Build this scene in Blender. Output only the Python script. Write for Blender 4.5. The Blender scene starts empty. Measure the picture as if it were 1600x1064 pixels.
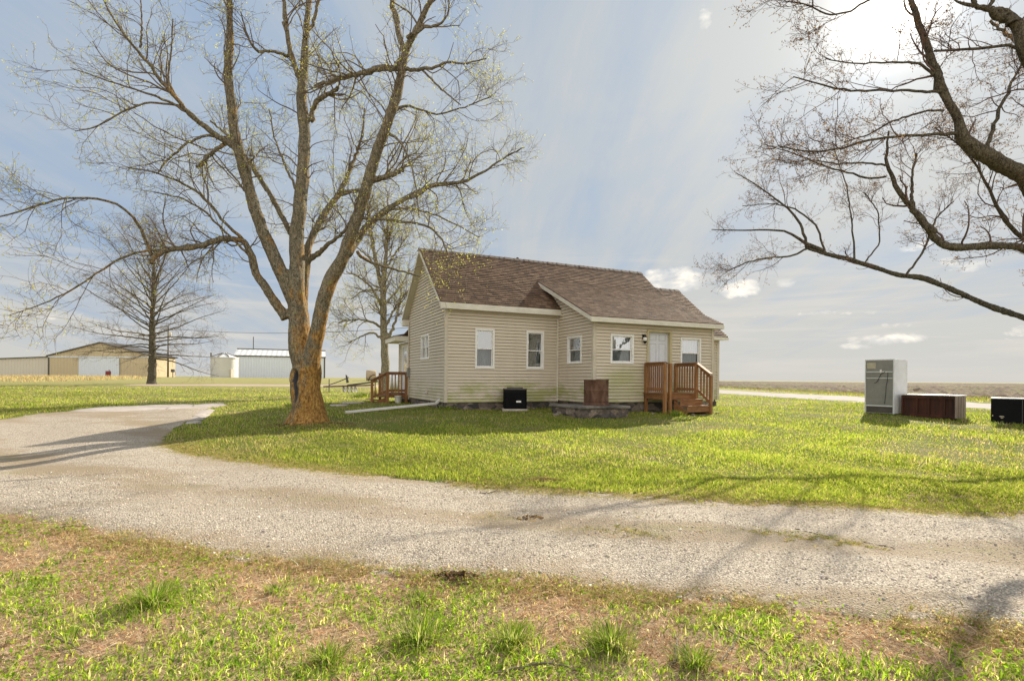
import bpy, math, random
import numpy as np
from mathutils import Vector, noise as mnoise, Matrix
from mathutils.geometry import delaunay_2d_cdt

# ------------------------------------------------------------------ camera, sky, sun, exposure
scene = bpy.context.scene
C = scene.collection
W0, F0, YH, ROLL, CAMZ = 1600.0, 843.15, 592.0, 0.0077, 0.95
cam_d = bpy.data.cameras.new('camera')
cam = bpy.data.objects.new('camera', cam_d)
C.objects.link(cam)
cam_d.sensor_width = 36.0
cam_d.lens = F0 / W0 * 36.0
cam_d.shift_y = (YH - 532.0) / W0
cam_d.clip_start = 0.05
cam_d.clip_end = 9000.0
cam.matrix_world = Matrix.Translation((0, 0, CAMZ)) @ Matrix.Rotation(math.pi / 2, 4, 'X') @ Matrix.Rotation(ROLL, 4, 'Z')
scene.camera = cam
SUN_EL, SUN_AZ = math.radians(29.4), math.radians(35.0)       # azimuth from +Y towards +X
SUND = Vector((math.sin(SUN_AZ) * math.cos(SUN_EL), math.cos(SUN_AZ) * math.cos(SUN_EL), math.sin(SUN_EL)))
sun_d = bpy.data.lights.new('sun', 'SUN')
sun_d.energy = 5.0
sun_d.angle = math.radians(0.5)
sun_d.color = (1.0, 0.91, 0.76)
sun = bpy.data.objects.new('sun', sun_d)
sun.rotation_euler = SUND.to_track_quat('Z', 'Y').to_euler()
C.objects.link(sun)
scene.view_settings.view_transform = 'Standard'
scene.view_settings.look = 'None'
scene.view_settings.gamma = 1.0
scene.view_settings.use_curve_mapping = False
scene.view_settings.exposure = 0.86


class NT:
    def __init__(s, tree):
        s.t = tree
        tree.nodes.clear()

    def n(s, typ, ins=None, **props):
        nd = s.t.nodes.new(typ)
        for k, v in props.items():
            setattr(nd, k, v)
        for k, v in (ins or {}).items():
            if isinstance(v, bpy.types.NodeSocket):
                s.t.links.new(v, nd.inputs[k])
            else:
                nd.inputs[k].default_value = v
        return nd

    def math(s, op, a, b=0.0, clamp=False, c=0.0):
        nd = s.n('ShaderNodeMath', {0: a, 1: b, 2: c}, operation=op)
        nd.use_clamp = clamp
        return nd.outputs[0]

    def mix(s, f, a, b, blend='MIX'):
        nd = s.n('ShaderNodeMix', data_type='RGBA', blend_type=blend)
        for sock, v in ((nd.inputs[0], f), (nd.inputs[6], a), (nd.inputs[7], b)):
            if isinstance(v, bpy.types.NodeSocket):
                s.t.links.new(v, sock)
            else:
                sock.default_value = v if not isinstance(v, tuple) or len(v) == 4 else (*v, 1)
        return nd.outputs[2]

    def ramp(s, f, stops, interp='LINEAR'):
        nd = s.n('ShaderNodeValToRGB', {0: f})
        cr = nd.color_ramp
        cr.interpolation = interp
        while len(cr.elements) < len(stops):
            cr.elements.new(0.5)
        for e, (p, c) in zip(cr.elements, stops):
            e.position = p
            e.color = (c, c, c, 1) if not isinstance(c, tuple) else (*c, 1)
        return nd.outputs[0]

    def noise(s, vec, scale, detail=4.0, rough=0.55, dist=0.0):
        nd = s.n('ShaderNodeTexNoise', {'Scale': scale, 'Detail': detail, 'Roughness': rough, 'Distortion': dist})
        if vec is not None:
            s.t.links.new(vec, nd.inputs['Vector'])
        return nd.outputs['Fac']

    def mapping(s, vec, scale=(1, 1, 1), loc=(0, 0, 0), rot=(0, 0, 0)):
        nd = s.n('ShaderNodeMapping', {'Location': loc, 'Rotation': rot, 'Scale': scale})
        s.t.links.new(vec, nd.inputs['Vector'])
        return nd.outputs[0]


def make_world():
    w = bpy.data.worlds.new('World')
    scene.world = w
    w.use_nodes = True
    t = NT(w.node_tree)
    sky = t.n('ShaderNodeTexSky', sky_type='NISHITA')
    sky.sun_disc = False
    sky.sun_elevation = SUN_EL
    sky.sun_rotation = SUN_AZ
    sky.altitude = 100
    sky.air_density = 1.0
    sky.dust_density = 0.6
    sky.ozone_density = 1.2
    d = t.n('ShaderNodeTexCoord').outputs['Generated']
    nrm = t.n('ShaderNodeVectorMath', {0: d}, operation='NORMALIZE').outputs[0]
    sp = t.n('ShaderNodeSeparateXYZ', {0: nrm})
    x, y, z = sp.outputs
    zc = t.math('MAXIMUM', z, 0.0)
    sdot = t.math('MAXIMUM', t.n('ShaderNodeVectorMath', {0: nrm, 1: tuple(SUND)}, operation='DOT_PRODUCT').outputs['Value'], 0.0)
    base = t.mix(1.0, sky.outputs[0], (0.105, 0.105, 0.105), 'MULTIPLY')
    # compress the clear sky so the part round the sun does not run away
    base = t.mix(0.93, base, (0.33, 0.475, 0.69), 'MIX')
    # thin veil: more to the right (towards the sun) and towards the horizon
    hz = t.math('POWER', 2.718, t.math('MULTIPLY', zc, -5.5))
    side = t.math('POWER', sdot, 2.2)
    k = t.math('ADD', zc, 0.16)
    px_ = t.math('DIVIDE', x, k)
    py_ = t.math('DIVIDE', y, k)
    pv = t.n('ShaderNodeCombineXYZ', {0: px_, 1: py_, 2: 0.0}).outputs[0]
    big = t.noise(t.mapping(pv, (0.42, 0.42, 1), (3.1, 1.7, 0)), 1.0, 4, 0.55, 0.6)
    streak = t.noise(t.mapping(pv, (2.6, 0.34, 1), (0.4, 2.2, 0), (0, 0, 0.62)), 1.0, 7, 0.62, 0.5)
    fine = t.noise(t.mapping(pv, (1.6, 1.1, 1), (8, 1, 0), (0, 0, 0.4)), 1.3, 8, 0.6, 0.7)
    v = t.math('ADD', t.math('MULTIPLY', hz, 0.95), t.math('MULTIPLY', side, 0.50))
    v = t.math('ADD', v, t.math('MULTIPLY', t.math('SUBTRACT', big, 0.47), 1.3))
    v = t.math('ADD', v, t.math('MULTIPLY', t.math('SUBTRACT', streak, 0.46), 1.7))
    v = t.math('ADD', v, t.math('MULTIPLY', t.math('SUBTRACT', fine, 0.5), 0.8), True)
    veilcol = t.mix(t.math('MULTIPLY', hz, 0.9, True), (0.63, 0.65, 0.645), (0.72, 0.69, 0.62))
    col = t.mix(t.math('MULTIPLY', v, 0.92), base, veilcol)
    # low flat layers of cloud near the horizon
    lay = t.noise(t.mapping(nrm, (2.2, 2.2, 26), (1.3, 0.2, 5.0)), 1.6, 6, 0.6, 0.4)
    laym = t.math('MULTIPLY', t.ramp(lay, [(0.5, 0.0), (0.66, 1.0)]), t.ramp(zc, [(0.0, 0.3), (0.05, 1.0), (0.19, 0.5), (0.27, 0.0)]))
    col = t.mix(t.math('MULTIPLY', laym, 0.75), col, (0.78, 0.745, 0.68))
    # a few small fair-weather clouds, each in its own direction
    cum = t.noise(t.mapping(nrm, (1, 1, 1.7)), 26.0, 8, 0.62, 0.3)
    tot = None
    for (pxl, pyl, rx, ry, g) in ((1050, 437, 55, 22, 1.15), (1158, 450, 38, 18, 1.1), (1228, 442, 22, 10, 1.0), (1098, 26, 24, 26, .85), (1385, 530, 80, 12, 1.0),
                              (1335, 541, 45, 8, .9), (1590, 518, 40, 16, .9), (1500, 410, 90, 26, .75), (1440, 385, 60, 16, .7), (18, 258, 16, 10, .7), (100, 490, 130, 18, .7), (1290, 490, 220, 10, .7), (1400, 508, 60, 8, .7)):
        u = (pxl - 800) / F0
        vv = (YH - pyl) / F0 + ROLL * u
        dv = Vector((u, 1, vv)).normalized()
        az0, el0 = math.atan2(dv.x, dv.y), math.asin(dv.z)
        az = t.math('ARCTAN2', x, y)
        da = t.math('DIVIDE', t.math('SUBTRACT', az, az0), rx / F0 * (dv.y ** 2) + .002)
        de = t.math('DIVIDE', t.math('SUBTRACT', t.math('ARCSINE', z), el0), ry / F0 * dv.y)
        r2 = t.math('ADD', t.math('POWER', t.math('ABSOLUTE', da), 2.0), t.math('POWER', t.math('ABSOLUTE', de), 2.0))
        m = t.math('SUBTRACT', g, t.math('MULTIPLY', r2, 0.55), True)
        tot = m if tot is None else t.math('MAXIMUM', tot, m)
    cm = t.math('MULTIPLY', t.math('SUBTRACT', t.math('ADD', t.math('MULTIPLY', tot, 0.62), cum), 0.90), 3.4, True)
    cshade = t.mix(t.ramp(t.noise(t.mapping(nrm, (1, 1, 2.0), (0, 0, .02)), 30.0, 5), [(0.4, 0.0), (0.6, 1.0)]), (0.90, 0.88, 0.84), (1.35, 1.25, 1.08))
    col = t.mix(t.math('MULTIPLY', cm, 0.85), col, cshade)
    col = t.mix(1.0, col, (0.61, 0.61, 0.61), 'MULTIPLY')
    # unseen bright cloud added behind the photographer as fill for the shaded walls
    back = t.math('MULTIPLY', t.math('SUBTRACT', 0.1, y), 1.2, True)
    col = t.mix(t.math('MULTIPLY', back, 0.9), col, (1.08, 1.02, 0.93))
    # glow of the sun through the veil
    g1 = t.math('MULTIPLY', t.math('POWER', sdot, 1500.0), 3.0)
    g2 = t.math('MULTIPLY', t.math('POWER', sdot, 300.0), 0.36)
    g3 = t.math('MULTIPLY', t.math('POWER', sdot, 22.0), 0.11)
    gl = t.math('ADD', t.math('ADD', g1, g2), g3)
    glc = t.n('ShaderNodeVectorMath', {0: (1.0, 0.93, 0.80), 'Scale': gl}, operation='SCALE').outputs[0]
    col = t.mix(1.0, col, glc, 'ADD')
    bg = t.n('ShaderNodeBackground', {'Color': col, 'Strength': 0.86})
    t.n('ShaderNodeOutputWorld', {'Surface': bg.outputs[0]})


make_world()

# ------------------------------------------------------------------ terrain height and image rays
rng = np.random.default_rng(7)
random.seed(7)
_ty = np.arange(-80, 60, 0.05)
_tz = np.interp(_ty, [-80, 2, 4, 6, 9, 11.4, 14, 16, 18, 60], [-.60, -.60, -.57, -.52, -.42, -.30, -.14, -.05, 0, 0])
_k = np.hanning(41); _k /= _k.sum()
_tz = np.convolve(np.pad(_tz, 20, 'edge'), _k, 'valid')


def sstep(a, b, x):
    t = np.clip((np.asarray(x, float) - a) / (b - a), 0, 1)
    return t * t * (3 - 2 * t)


def gz(x, y):
    x = np.asarray(x, float); y = np.asarray(y, float)
    z = np.interp(y, _ty, _tz)
    z = z + 0.78 * sstep(38, 105, y) * sstep(-120, -78, x) * (1 - sstep(0, 40, x))
    z = z + 0.25 * sstep(60, 130, y) * (1 - sstep(-120, -78, x))
    b = 0.022 * np.sin(x * 1.3 + 1.7 * np.sin(y * .7)) * np.sin(y * 1.1 + .8) + 0.014 * np.sin(x * 2.3 + y * 1.9) + 0.02 * np.sin(x * .35 + y * .21)
    return z + b * (1 - sstep(25, 60, np.hypot(x, y)))


def ray(px, py):
    u = (px - 800) / F0; v = (YH - py) / F0
    cr, sr = math.cos(ROLL), math.sin(ROLL)
    return u * cr - v * sr, u * sr + v * cr


def at(px, py, Y):
    a, b = ray(px, py)
    return Vector((a * Y, Y, CAMZ + b * Y))


def on_ground(px, py):
    a, b = ray(px, py)
    Y = 1.2
    while Y < 400:
        if CAMZ + b * Y < float(gz(a * Y, Y)):
            break
        Y *= 1.004
    return Vector((a * Y, Y, float(gz(a * Y, Y))))


# ------------------------------------------------------------------ object helpers
def tag(o, label=None, cat=None, group=None, kind=None):
    if label: o['label'] = label
    if cat: o['category'] = cat
    if group: o['group'] = group
    if kind: o['kind'] = kind
    return o


def empty(name, loc=(0, 0, 0), rz=0.0, label=None, cat=None, group=None):
    o = bpy.data.objects.new(name, None)
    o.empty_display_size = 0.3
    o.location = loc
    o.rotation_euler = (0, 0, rz)
    C.objects.link(o)
    return tag(o, label, cat, group)


def link(name, me, parent=None):
    o = bpy.data.objects.new(name, me)
    C.objects.link(o)
    if parent is not None:
        o.parent = parent
    return o


class MB:
    """collects boxes, prisms and tubes; build() links them as one mesh"""
    def __init__(s):
        s.v = []; s.f = []; s.mi = []

    def add(s, vs, fs, mi=0):
        b = len(s.v)
        s.v += [tuple(p) for p in vs]
        s.f += [tuple(b + i for i in f) for f in fs]
        s.mi += [mi] * len(fs)
        return s

    def box(s, a, b, mi=0, M=None):
        x0, y0, z0 = a; x1, y1, z1 = b
        vs = [Vector(p) for p in ((x0, y0, z0), (x1, y0, z0), (x1, y1, z0), (x0, y1, z0), (x0, y0, z1), (x1, y0, z1), (x1, y1, z1), (x0, y1, z1))]
        if M is not None:
            vs = [M @ p for p in vs]
        return s.add(vs, [(0, 3, 2, 1), (4, 5, 6, 7), (0, 1, 5, 4), (1, 2, 6, 5), (2, 3, 7, 6), (3, 0, 4, 7)], mi)

    def beam(s, p, q, w, h, mi=0, up=(0, 0, 1)):
        p = Vector(p); q = Vector(q); d = (q - p); L = d.length; d.normalize()
        sd = d.cross(Vector(up))
        if sd.length < 1e-4: sd = d.cross(Vector((1, 0, 0)))
        sd.normalize(); u = sd.cross(d)
        vs = []
        for e in (p, q):
            for (i, j) in ((-1, -1), (1, -1), (1, 1), (-1, 1)):
                vs.append(e + sd * (w / 2 * i) + u * (h / 2 * j))
        return s.add(vs, [(3, 2, 1, 0), (4, 5, 6, 7), (0, 1, 5, 4), (1, 2, 6, 5), (2, 3, 7, 6), (3, 0, 4, 7)], mi)

    def quad(s, a, b, c, d, mi=0):
        return s.add([a, b, c, d], [(0, 1, 2, 3)], mi)

    def prism(s, poly, ext, mi=0):
        n = len(poly); e = Vector(ext)
        vs = [Vector(p) for p in poly] + [Vector(p) + e for p in poly]
        fs = [tuple(range(n))[::-1], tuple(range(n, 2 * n))] + [(i, (i + 1) % n, n + (i + 1) % n, n + i) for i in range(n)]
        return s.add(vs, fs, mi)

    def lathe(s, prof, c=(0, 0, 0), n=24, mi=0, cap=True):
        vs = []; fs = []
        for (r, z) in prof:
            for k in range(n):
                a = 2 * math.pi * k / n
                vs.append((c[0] + r * math.cos(a), c[1] + r * math.sin(a), c[2] + z))
        for i in range(len(prof) - 1):
            for k in range(n):
                k2 = (k + 1) % n
                fs.append((i * n + k, i * n + k2, (i + 1) * n + k2, (i + 1) * n + k))
        if cap:
            fs.append(tuple(range(n))[::-1]); fs.append(tuple((len(prof) - 1) * n + k for k in range(n)))
        return s.add(vs, fs, mi)

    def tube(s, pts, r, n=8, mi=0):
        v, f = tube_arrays(np.array([[tuple(p) for p in pts]]), np.full((1, len(pts)), r) if np.isscalar(r) else np.array([r]), n)
        return s.add([tuple(p) for p in v], [tuple(q) for q in f], mi)

    def build(s, name, mats, parent=None, smooth=False, bevel=0.0):
        me = bpy.data.meshes.new(name)
        me.from_pydata([tuple(p) for p in s.v], [], s.f)
        for m in (mats if isinstance(mats, (list, tuple)) else [mats]):
            me.materials.append(m)
        me.polygons.foreach_set('material_index', s.mi)
        if smooth: me.polygons.foreach_set('use_smooth', [True] * len(s.f))
        me.update()
        o = link(name, me, parent)
        if bevel:
            m = o.modifiers.new('bevel', 'BEVEL'); m.width = bevel; m.segments = 2; m.limit_method = 'ANGLE'
        return o


def tube_arrays(P, R, sides):
    """P [N,K,3] centre lines, R [N,K] radii -> verts, quads"""
    N, K, _ = P.shape
    T = np.empty_like(P)
    T[:, 1:-1] = P[:, 2:] - P[:, :-2]
    T[:, 0] = P[:, 1] - P[:, 0]
    T[:, -1] = P[:, -1] - P[:, -2]
    T /= np.linalg.norm(T, axis=2, keepdims=True) + 1e-9
    m = P[:, -1] - P[:, 0]
    ref = np.zeros((N, 3)); ref[np.arange(N), np.argmin(np.abs(m), axis=1)] = 1
    ref = np.repeat(ref[:, None], K, 1)
    A = np.cross(T, ref); A /= np.linalg.norm(A, axis=2, keepdims=True) + 1e-9
    B = np.cross(T, A)
    an = np.arange(sides) * 2 * np.pi / sides
    V = P[:, :, None] + R[:, :, None, None] * (A[:, :, None] * np.cos(an)[None, None, :, None] + B[:, :, None] * np.sin(an)[None, None, :, None])
    idx = np.arange(N * K * sides).reshape(N, K, sides)
    a = idx[:, :-1]; b = idx[:, 1:]
    F = np.stack([a, np.roll(a, -1, 2), np.roll(b, -1, 2), b], -1).reshape(-1, 4)
    return V.reshape(-1, 3), F


def np_mesh(name, V, F, mats, parent=None, smooth=True, tint=None, mi=None):
    """V [n,3]; F [m,k] (k = 3 or 4); tint [n,3] optional point colour"""
    me = bpy.data.meshes.new(name)
    V = np.ascontiguousarray(V, np.float32); F = np.ascontiguousarray(F, np.int32)
    m, k = F.shape
    me.vertices.add(len(V)); me.vertices.foreach_set('co', V.ravel())
    me.loops.add(m * k); me.loops.foreach_set('vertex_index', F.ravel())
    me.polygons.add(m)
    me.polygons.foreach_set('loop_start', np.arange(m, dtype=np.int32) * k)
    me.polygons.foreach_set('loop_total', np.full(m, k, np.int32))
    if smooth: me.polygons.foreach_set('use_smooth', np.ones(m, bool))
    if mi is not None: me.polygons.foreach_set('material_index', np.asarray(mi, np.int32))
    for mt in (mats if isinstance(mats, (list, tuple)) else [mats]):
        me.materials.append(mt)
    if tint is not None:
        at_ = me.color_attributes.new('tint', 'FLOAT_COLOR', 'POINT')
        c = np.ones((len(V), 4), np.float32); c[:, :3] = tint
        at_.data.foreach_set('color', c.ravel())
    me.update(calc_edges=True)
    return link(name, me, parent)


# ------------------------------------------------------------------ materials
def material(name, fn, **kw):
    m = bpy.data.materials.new(name)
    m.use_nodes = True
    t = NT(m.node_tree)
    sh = fn(t, **kw)
    t.n('ShaderNodeOutputMaterial', {'Surface': sh})
    return m


def principled(t, col, rough=0.7, bump=None, bstr=0.3, bdist=0.02, metal=0.0, spec=0.4):
    ins = {'Base Color': col if not isinstance(col, tuple) or len(col) == 4 else (*col, 1), 'Roughness': rough, 'Metallic': metal, 'Specular IOR Level': spec}
    if bump is not None:
        ins['Normal'] = t.n('ShaderNodeBump', {'Height': bump, 'Strength': bstr, 'Distance': bdist}).outputs[0]
    return t.n('ShaderNodeBsdfPrincipled', ins).outputs[0]


def obj_co(t):
    return t.n('ShaderNodeTexCoord').outputs['Object']


def sepz(t, v):
    return t.n('ShaderNodeSeparateXYZ', {0: v}).outputs


def m_plain(t, c1, c2, scale=8.0, rough=0.6, bstr=0.15, stretch=(1, 1, 1), metal=0.0, spec=.4, c3=None):
    v = t.mapping(obj_co(t), stretch)
    f = t.noise(v, scale, 6, 0.6)
    c = t.mix(t.ramp(f, [(0.3, 0.0), (0.7, 1.0)]), c1, c2)
    f2 = t.noise(v, scale * 7, 5, 0.65)
    c = t.mix(t.ramp(f2, [(0.35, 0.0), (0.8, 0.35)]), c, c3 or tuple(x * .55 for x in c1))
    return principled(t, c, rough, f2, bstr, 0.01, metal, spec)


def m_siding(t, algae=1.0):
    v = obj_co(t)
    x, y, z = sepz(t, v)
    f = t.noise(t.mapping(v, (.25, .25, 3)), 3.0, 4)
    c = t.mix(f, (0.54, 0.475, 0.375), (0.63, 0.56, 0.455))
    # per-course tone
    course = t.math('FLOOR', t.math('MULTIPLY', t.math('SUBTRACT', z, 0.22), 10.0))
    wn = t.n('ShaderNodeTexWhiteNoise', {'W': course}, noise_dimensions='1D').outputs[0]
    c = t.mix(t.math('MULTIPLY', wn, 0.22), c, (0.48, 0.43, 0.35))
    # streaks of dirt
    ds = t.noise(t.mapping(v, (2.2, 2.2, .5)), 1.6, 6, 0.6)
    c = t.mix(t.math('MULTIPLY', t.ramp(ds, [(0.5, 0.0), (0.75, 1.0)]), 0.35), c, (0.40, 0.36, 0.28))
    # green algae low on the walls
    an = t.noise(t.mapping(v, (1.0, 1.0, 2.2), (5.2, 1.7, 0)), 1.35, 7, 0.68)
    low = t.ramp(z, [(0.0, 1.0), (0.55, 0.75), (1.0, 0.0)])
    am = t.ramp(t.math('ADD', an, t.math('MULTIPLY', low, 0.20)), [(0.56, 0.0), (0.72, 1.0)])
    am2 = t.math('MULTIPLY', am, t.math('MULTIPLY', t.ramp(z, [(0.0, 1.0), (0.95, 1.0), (1.0, 0.0)]), algae), True)
    # more between the front window and the deck
    dx = t.math('SUBTRACT', 1.0, t.math('POWER', t.math('ABSOLUTE', t.math('SUBTRACT', x, 5.1)), 2.0), True)
    dz = t.math('SUBTRACT', 1.0, t.math('POWER', t.math('ABSOLUTE', t.math('DIVIDE', t.math('SUBTRACT', z, 0.75), 0.75)), 2.0), True)
    dy = t.math('LESS_THAN', y, -2.0)
    p2 = t.math('MULTIPLY', t.math('MULTIPLY', dx, dz), t.math('MULTIPLY', dy, t.ramp(an, [(0.3, 0.25), (0.65, 1.0)])))
    am3 = t.math('MAXIMUM', am2, p2)
    c = t.mix(t.math('MULTIPLY', am3, 0.85), c, (0.34, 0.35, 0.13))
    return principled(t, c, 0.55, t.noise(t.mapping(v, (3, 3, 40)), 6, 3), 0.08, 0.004)


def m_shingle(t):
    v = obj_co(t)
    x, y, z = sepz(t, v)
    s = t.math('ADD', z, t.math('MULTIPLY', y, 0.25))
    vec = t.n('ShaderNodeCombineXYZ', {0: t.math('ADD', x, t.math('MULTIPLY', y, .13)), 1: t.math('MULTIPLY', s, 1.25), 2: 0.0}).outputs[0]
    br = t.n('ShaderNodeTexBrick', {'Vector': vec, 'Color1': (0.0, 0, 0, 1), 'Color2': (1, 1, 1, 1), 'Mortar': (.25, .25, .25, 1), 'Scale': 1.0, 'Mortar Size': 0.012, 'Brick Width': 0.21, 'Row Height': 0.14})
    br.offset = 0.37
    c = t.ramp(br.outputs['Color'], [(0.0, (0.044, 0.026, 0.016)), (0.35, (0.097, 0.058, 0.035)), (0.7, (0.155, 0.095, 0.058)), (1.0, (0.23, 0.15, 0.095))])
    f = t.noise(v, 1.1, 5, 0.6)
    c = t.mix(t.ramp(f, [(0.35, 0.0), (0.75, 0.4)]), c, (0.14, 0.098, 0.068))
    fr = t.noise(v, 55.0, 3, 0.7)
    c = t.mix(t.ramp(fr, [(0.45, 0.0), (0.75, 0.40)]), c, (0.34, 0.235, 0.155))
    c = t.mix(t.ramp(t.noise(v, 90.0, 2, 0.7), [(0.5, 0.0), (0.75, 0.6)]), c, (0.06, 0.04, 0.035))
    h = t.math('ADD', fr, t.math('MULTIPLY', br.outputs['Fac'], -1.2))
    return principled(t, c, 0.85, h, 0.45, 0.008, spec=.2)


def m_bark(t, lichen=0.0, hole=False, dark=1.0):
    v = obj_co(t)
    x, y, z = sepz(t, v)
    n1 = t.noise(t.mapping(v, (1, 1, .42)), 24, 8, 0.75, .3)
    n2 = t.noise(v, 2.6, 6, 0.65)
    n3 = t.noise(v, 48, 5, 0.75)
    c = t.ramp(n1, [(0.34, tuple(a * dark for a in (0.035, 0.028, 0.02))), (0.46, tuple(a * dark for a in (0.12, 0.10, 0.062))), (0.60, tuple(a * dark for a in (0.28, 0.24, 0.155)))])
    c = t.mix(t.ramp(n3, [(0.5, 0.0), (0.62, 0.6)]), c, tuple(a * dark for a in (0.48, 0.46, 0.37)))
    c = t.mix(t.ramp(n3, [(0.36, 0.7), (0.46, 0.0)]), c, (0.03, 0.024, 0.018))
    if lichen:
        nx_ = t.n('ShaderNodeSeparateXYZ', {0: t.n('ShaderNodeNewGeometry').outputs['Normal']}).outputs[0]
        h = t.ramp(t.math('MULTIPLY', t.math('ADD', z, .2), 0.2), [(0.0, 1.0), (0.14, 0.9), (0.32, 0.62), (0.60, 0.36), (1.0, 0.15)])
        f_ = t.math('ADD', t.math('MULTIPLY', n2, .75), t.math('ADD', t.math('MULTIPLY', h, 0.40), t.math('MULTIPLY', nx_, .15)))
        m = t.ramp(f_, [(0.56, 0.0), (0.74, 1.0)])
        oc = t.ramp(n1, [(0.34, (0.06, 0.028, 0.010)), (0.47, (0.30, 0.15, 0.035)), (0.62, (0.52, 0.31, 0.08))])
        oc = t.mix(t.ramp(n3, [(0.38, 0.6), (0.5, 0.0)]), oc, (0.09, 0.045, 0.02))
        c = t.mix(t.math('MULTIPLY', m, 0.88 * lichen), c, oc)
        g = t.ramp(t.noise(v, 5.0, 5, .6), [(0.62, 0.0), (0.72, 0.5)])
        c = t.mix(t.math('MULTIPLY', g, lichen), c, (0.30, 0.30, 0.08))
    if hole:        # rotten dark heartwood inside the long wound
        wx = t.math('ADD', t.math('ADD', x, .17), t.math('MULTIPLY', t.math('SINE', t.math('MULTIPLY', z, 7.0)), .03))
        wq = t.math('ADD', t.math('POWER', t.math('ABSOLUTE', t.math('DIVIDE', wx, t.math('ADD', .045, t.math('MULTIPLY', t.math('GREATER_THAN', z, .98), .035)))), 2.0), t.math('POWER', t.math('ABSOLUTE', t.math('DIVIDE', t.math('SUBTRACT', z, .86), .42)), 4.0))
        wq = t.math('ADD', wq, t.math('MULTIPLY', t.math('SUBTRACT', n3, .5), 2.5))
        wm = t.math('MULTIPLY', t.ramp(wq, [(0.6, 1.0), (1.0, 0.0)]), t.math('LESS_THAN', y, .05))
        c = t.mix(wm, c, t.mix(n3, (0.012, 0.012, 0.014), (0.10, 0.10, 0.11)))
    return principled(t, c, 0.9, t.math('ADD', n1, t.math('MULTIPLY', n3, .5)), 0.9, 0.03, spec=.15)


def m_leaf(t, trans=0.4, rough=.6, sat=1.0):
    c = t.n('ShaderNodeAttribute', attribute_name='tint').outputs['Color']
    d = t.n('ShaderNodeBsdfDiffuse', {'Color': c}).outputs[0]
    c2 = t.mix(1.0, c, (1.15, 1.2, .75), 'MULTIPLY')
    tr = t.n('ShaderNodeBsdfTranslucent', {'Color': c2}).outputs[0]
    return t.n('ShaderNodeMixShader', {0: trans, 1: d, 2: tr}).outputs[0]


def m_ground(t):
    v = obj_co(t)
    x, y, z = sepz(t, v)
    n1 = t.noise(v, 0.55, 5, 0.6)
    n2 = t.noise(v, 2.6, 6, 0.65)
    n3 = t.noise(v, 22, 5, 0.7)
    green = t.mix(n3, (0.06, 0.08, 0.012), (0.20, 0.23, 0.04))
    straw = t.mix(n3, (0.14, 0.10, 0.05), (0.36, 0.28, 0.15))
    g = t.mix(t.ramp(t.math('ADD', n2, t.math('MULTIPLY', t.math('SUBTRACT', n1, .5), .8)), [(0.48, 0.0), (0.72, 0.8)]), green, straw)
    # thatch, leaf litter and soil on the near verge
    soil = t.ramp(t.noise(v, 30, 7, 0.7), [(0.25, (0.08, 0.055, 0.035)), (0.5, (0.38, 0.25, 0.165)), (0.75, (0.66, 0.50, 0.35))])
    vm = t.ramp(t.math('SUBTRACT', y, t.math('MULTIPLY', n2, 1.0)), [(0.0, 1.0), (1.0, 0.0)])
    ym = t.math('LESS_THAN', y, 7.0)
    c = t.mix(t.math('MULTIPLY', ym, 0.85), g, soil)
    # dry field far on the left side and beyond
    xf = t.math('ADD', t.math('MULTIPLY', y, 0.04), t.math('MULTIPLY', n1, 2.0))
    far = t.ramp(t.math('MULTIPLY', t.math('ADD', y, t.math('MULTIPLY', t.noise(v, .05, 3), 30.0)), 0.005), [(0.12, 0.0), (0.42, 0.85)])
    fc = t.mix(t.noise(t.mapping(v, (.02, .25, 1)), 1.0, 5), (0.36, 0.29, 0.15), (0.24, 0.26, 0.08))
    c = t.mix(far, c, fc)
    return principled(t, c, 0.95, t.math('ADD', n3, t.math('MULTIPLY', n2, .5)), 0.8, 0.05, spec=.1)


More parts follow.
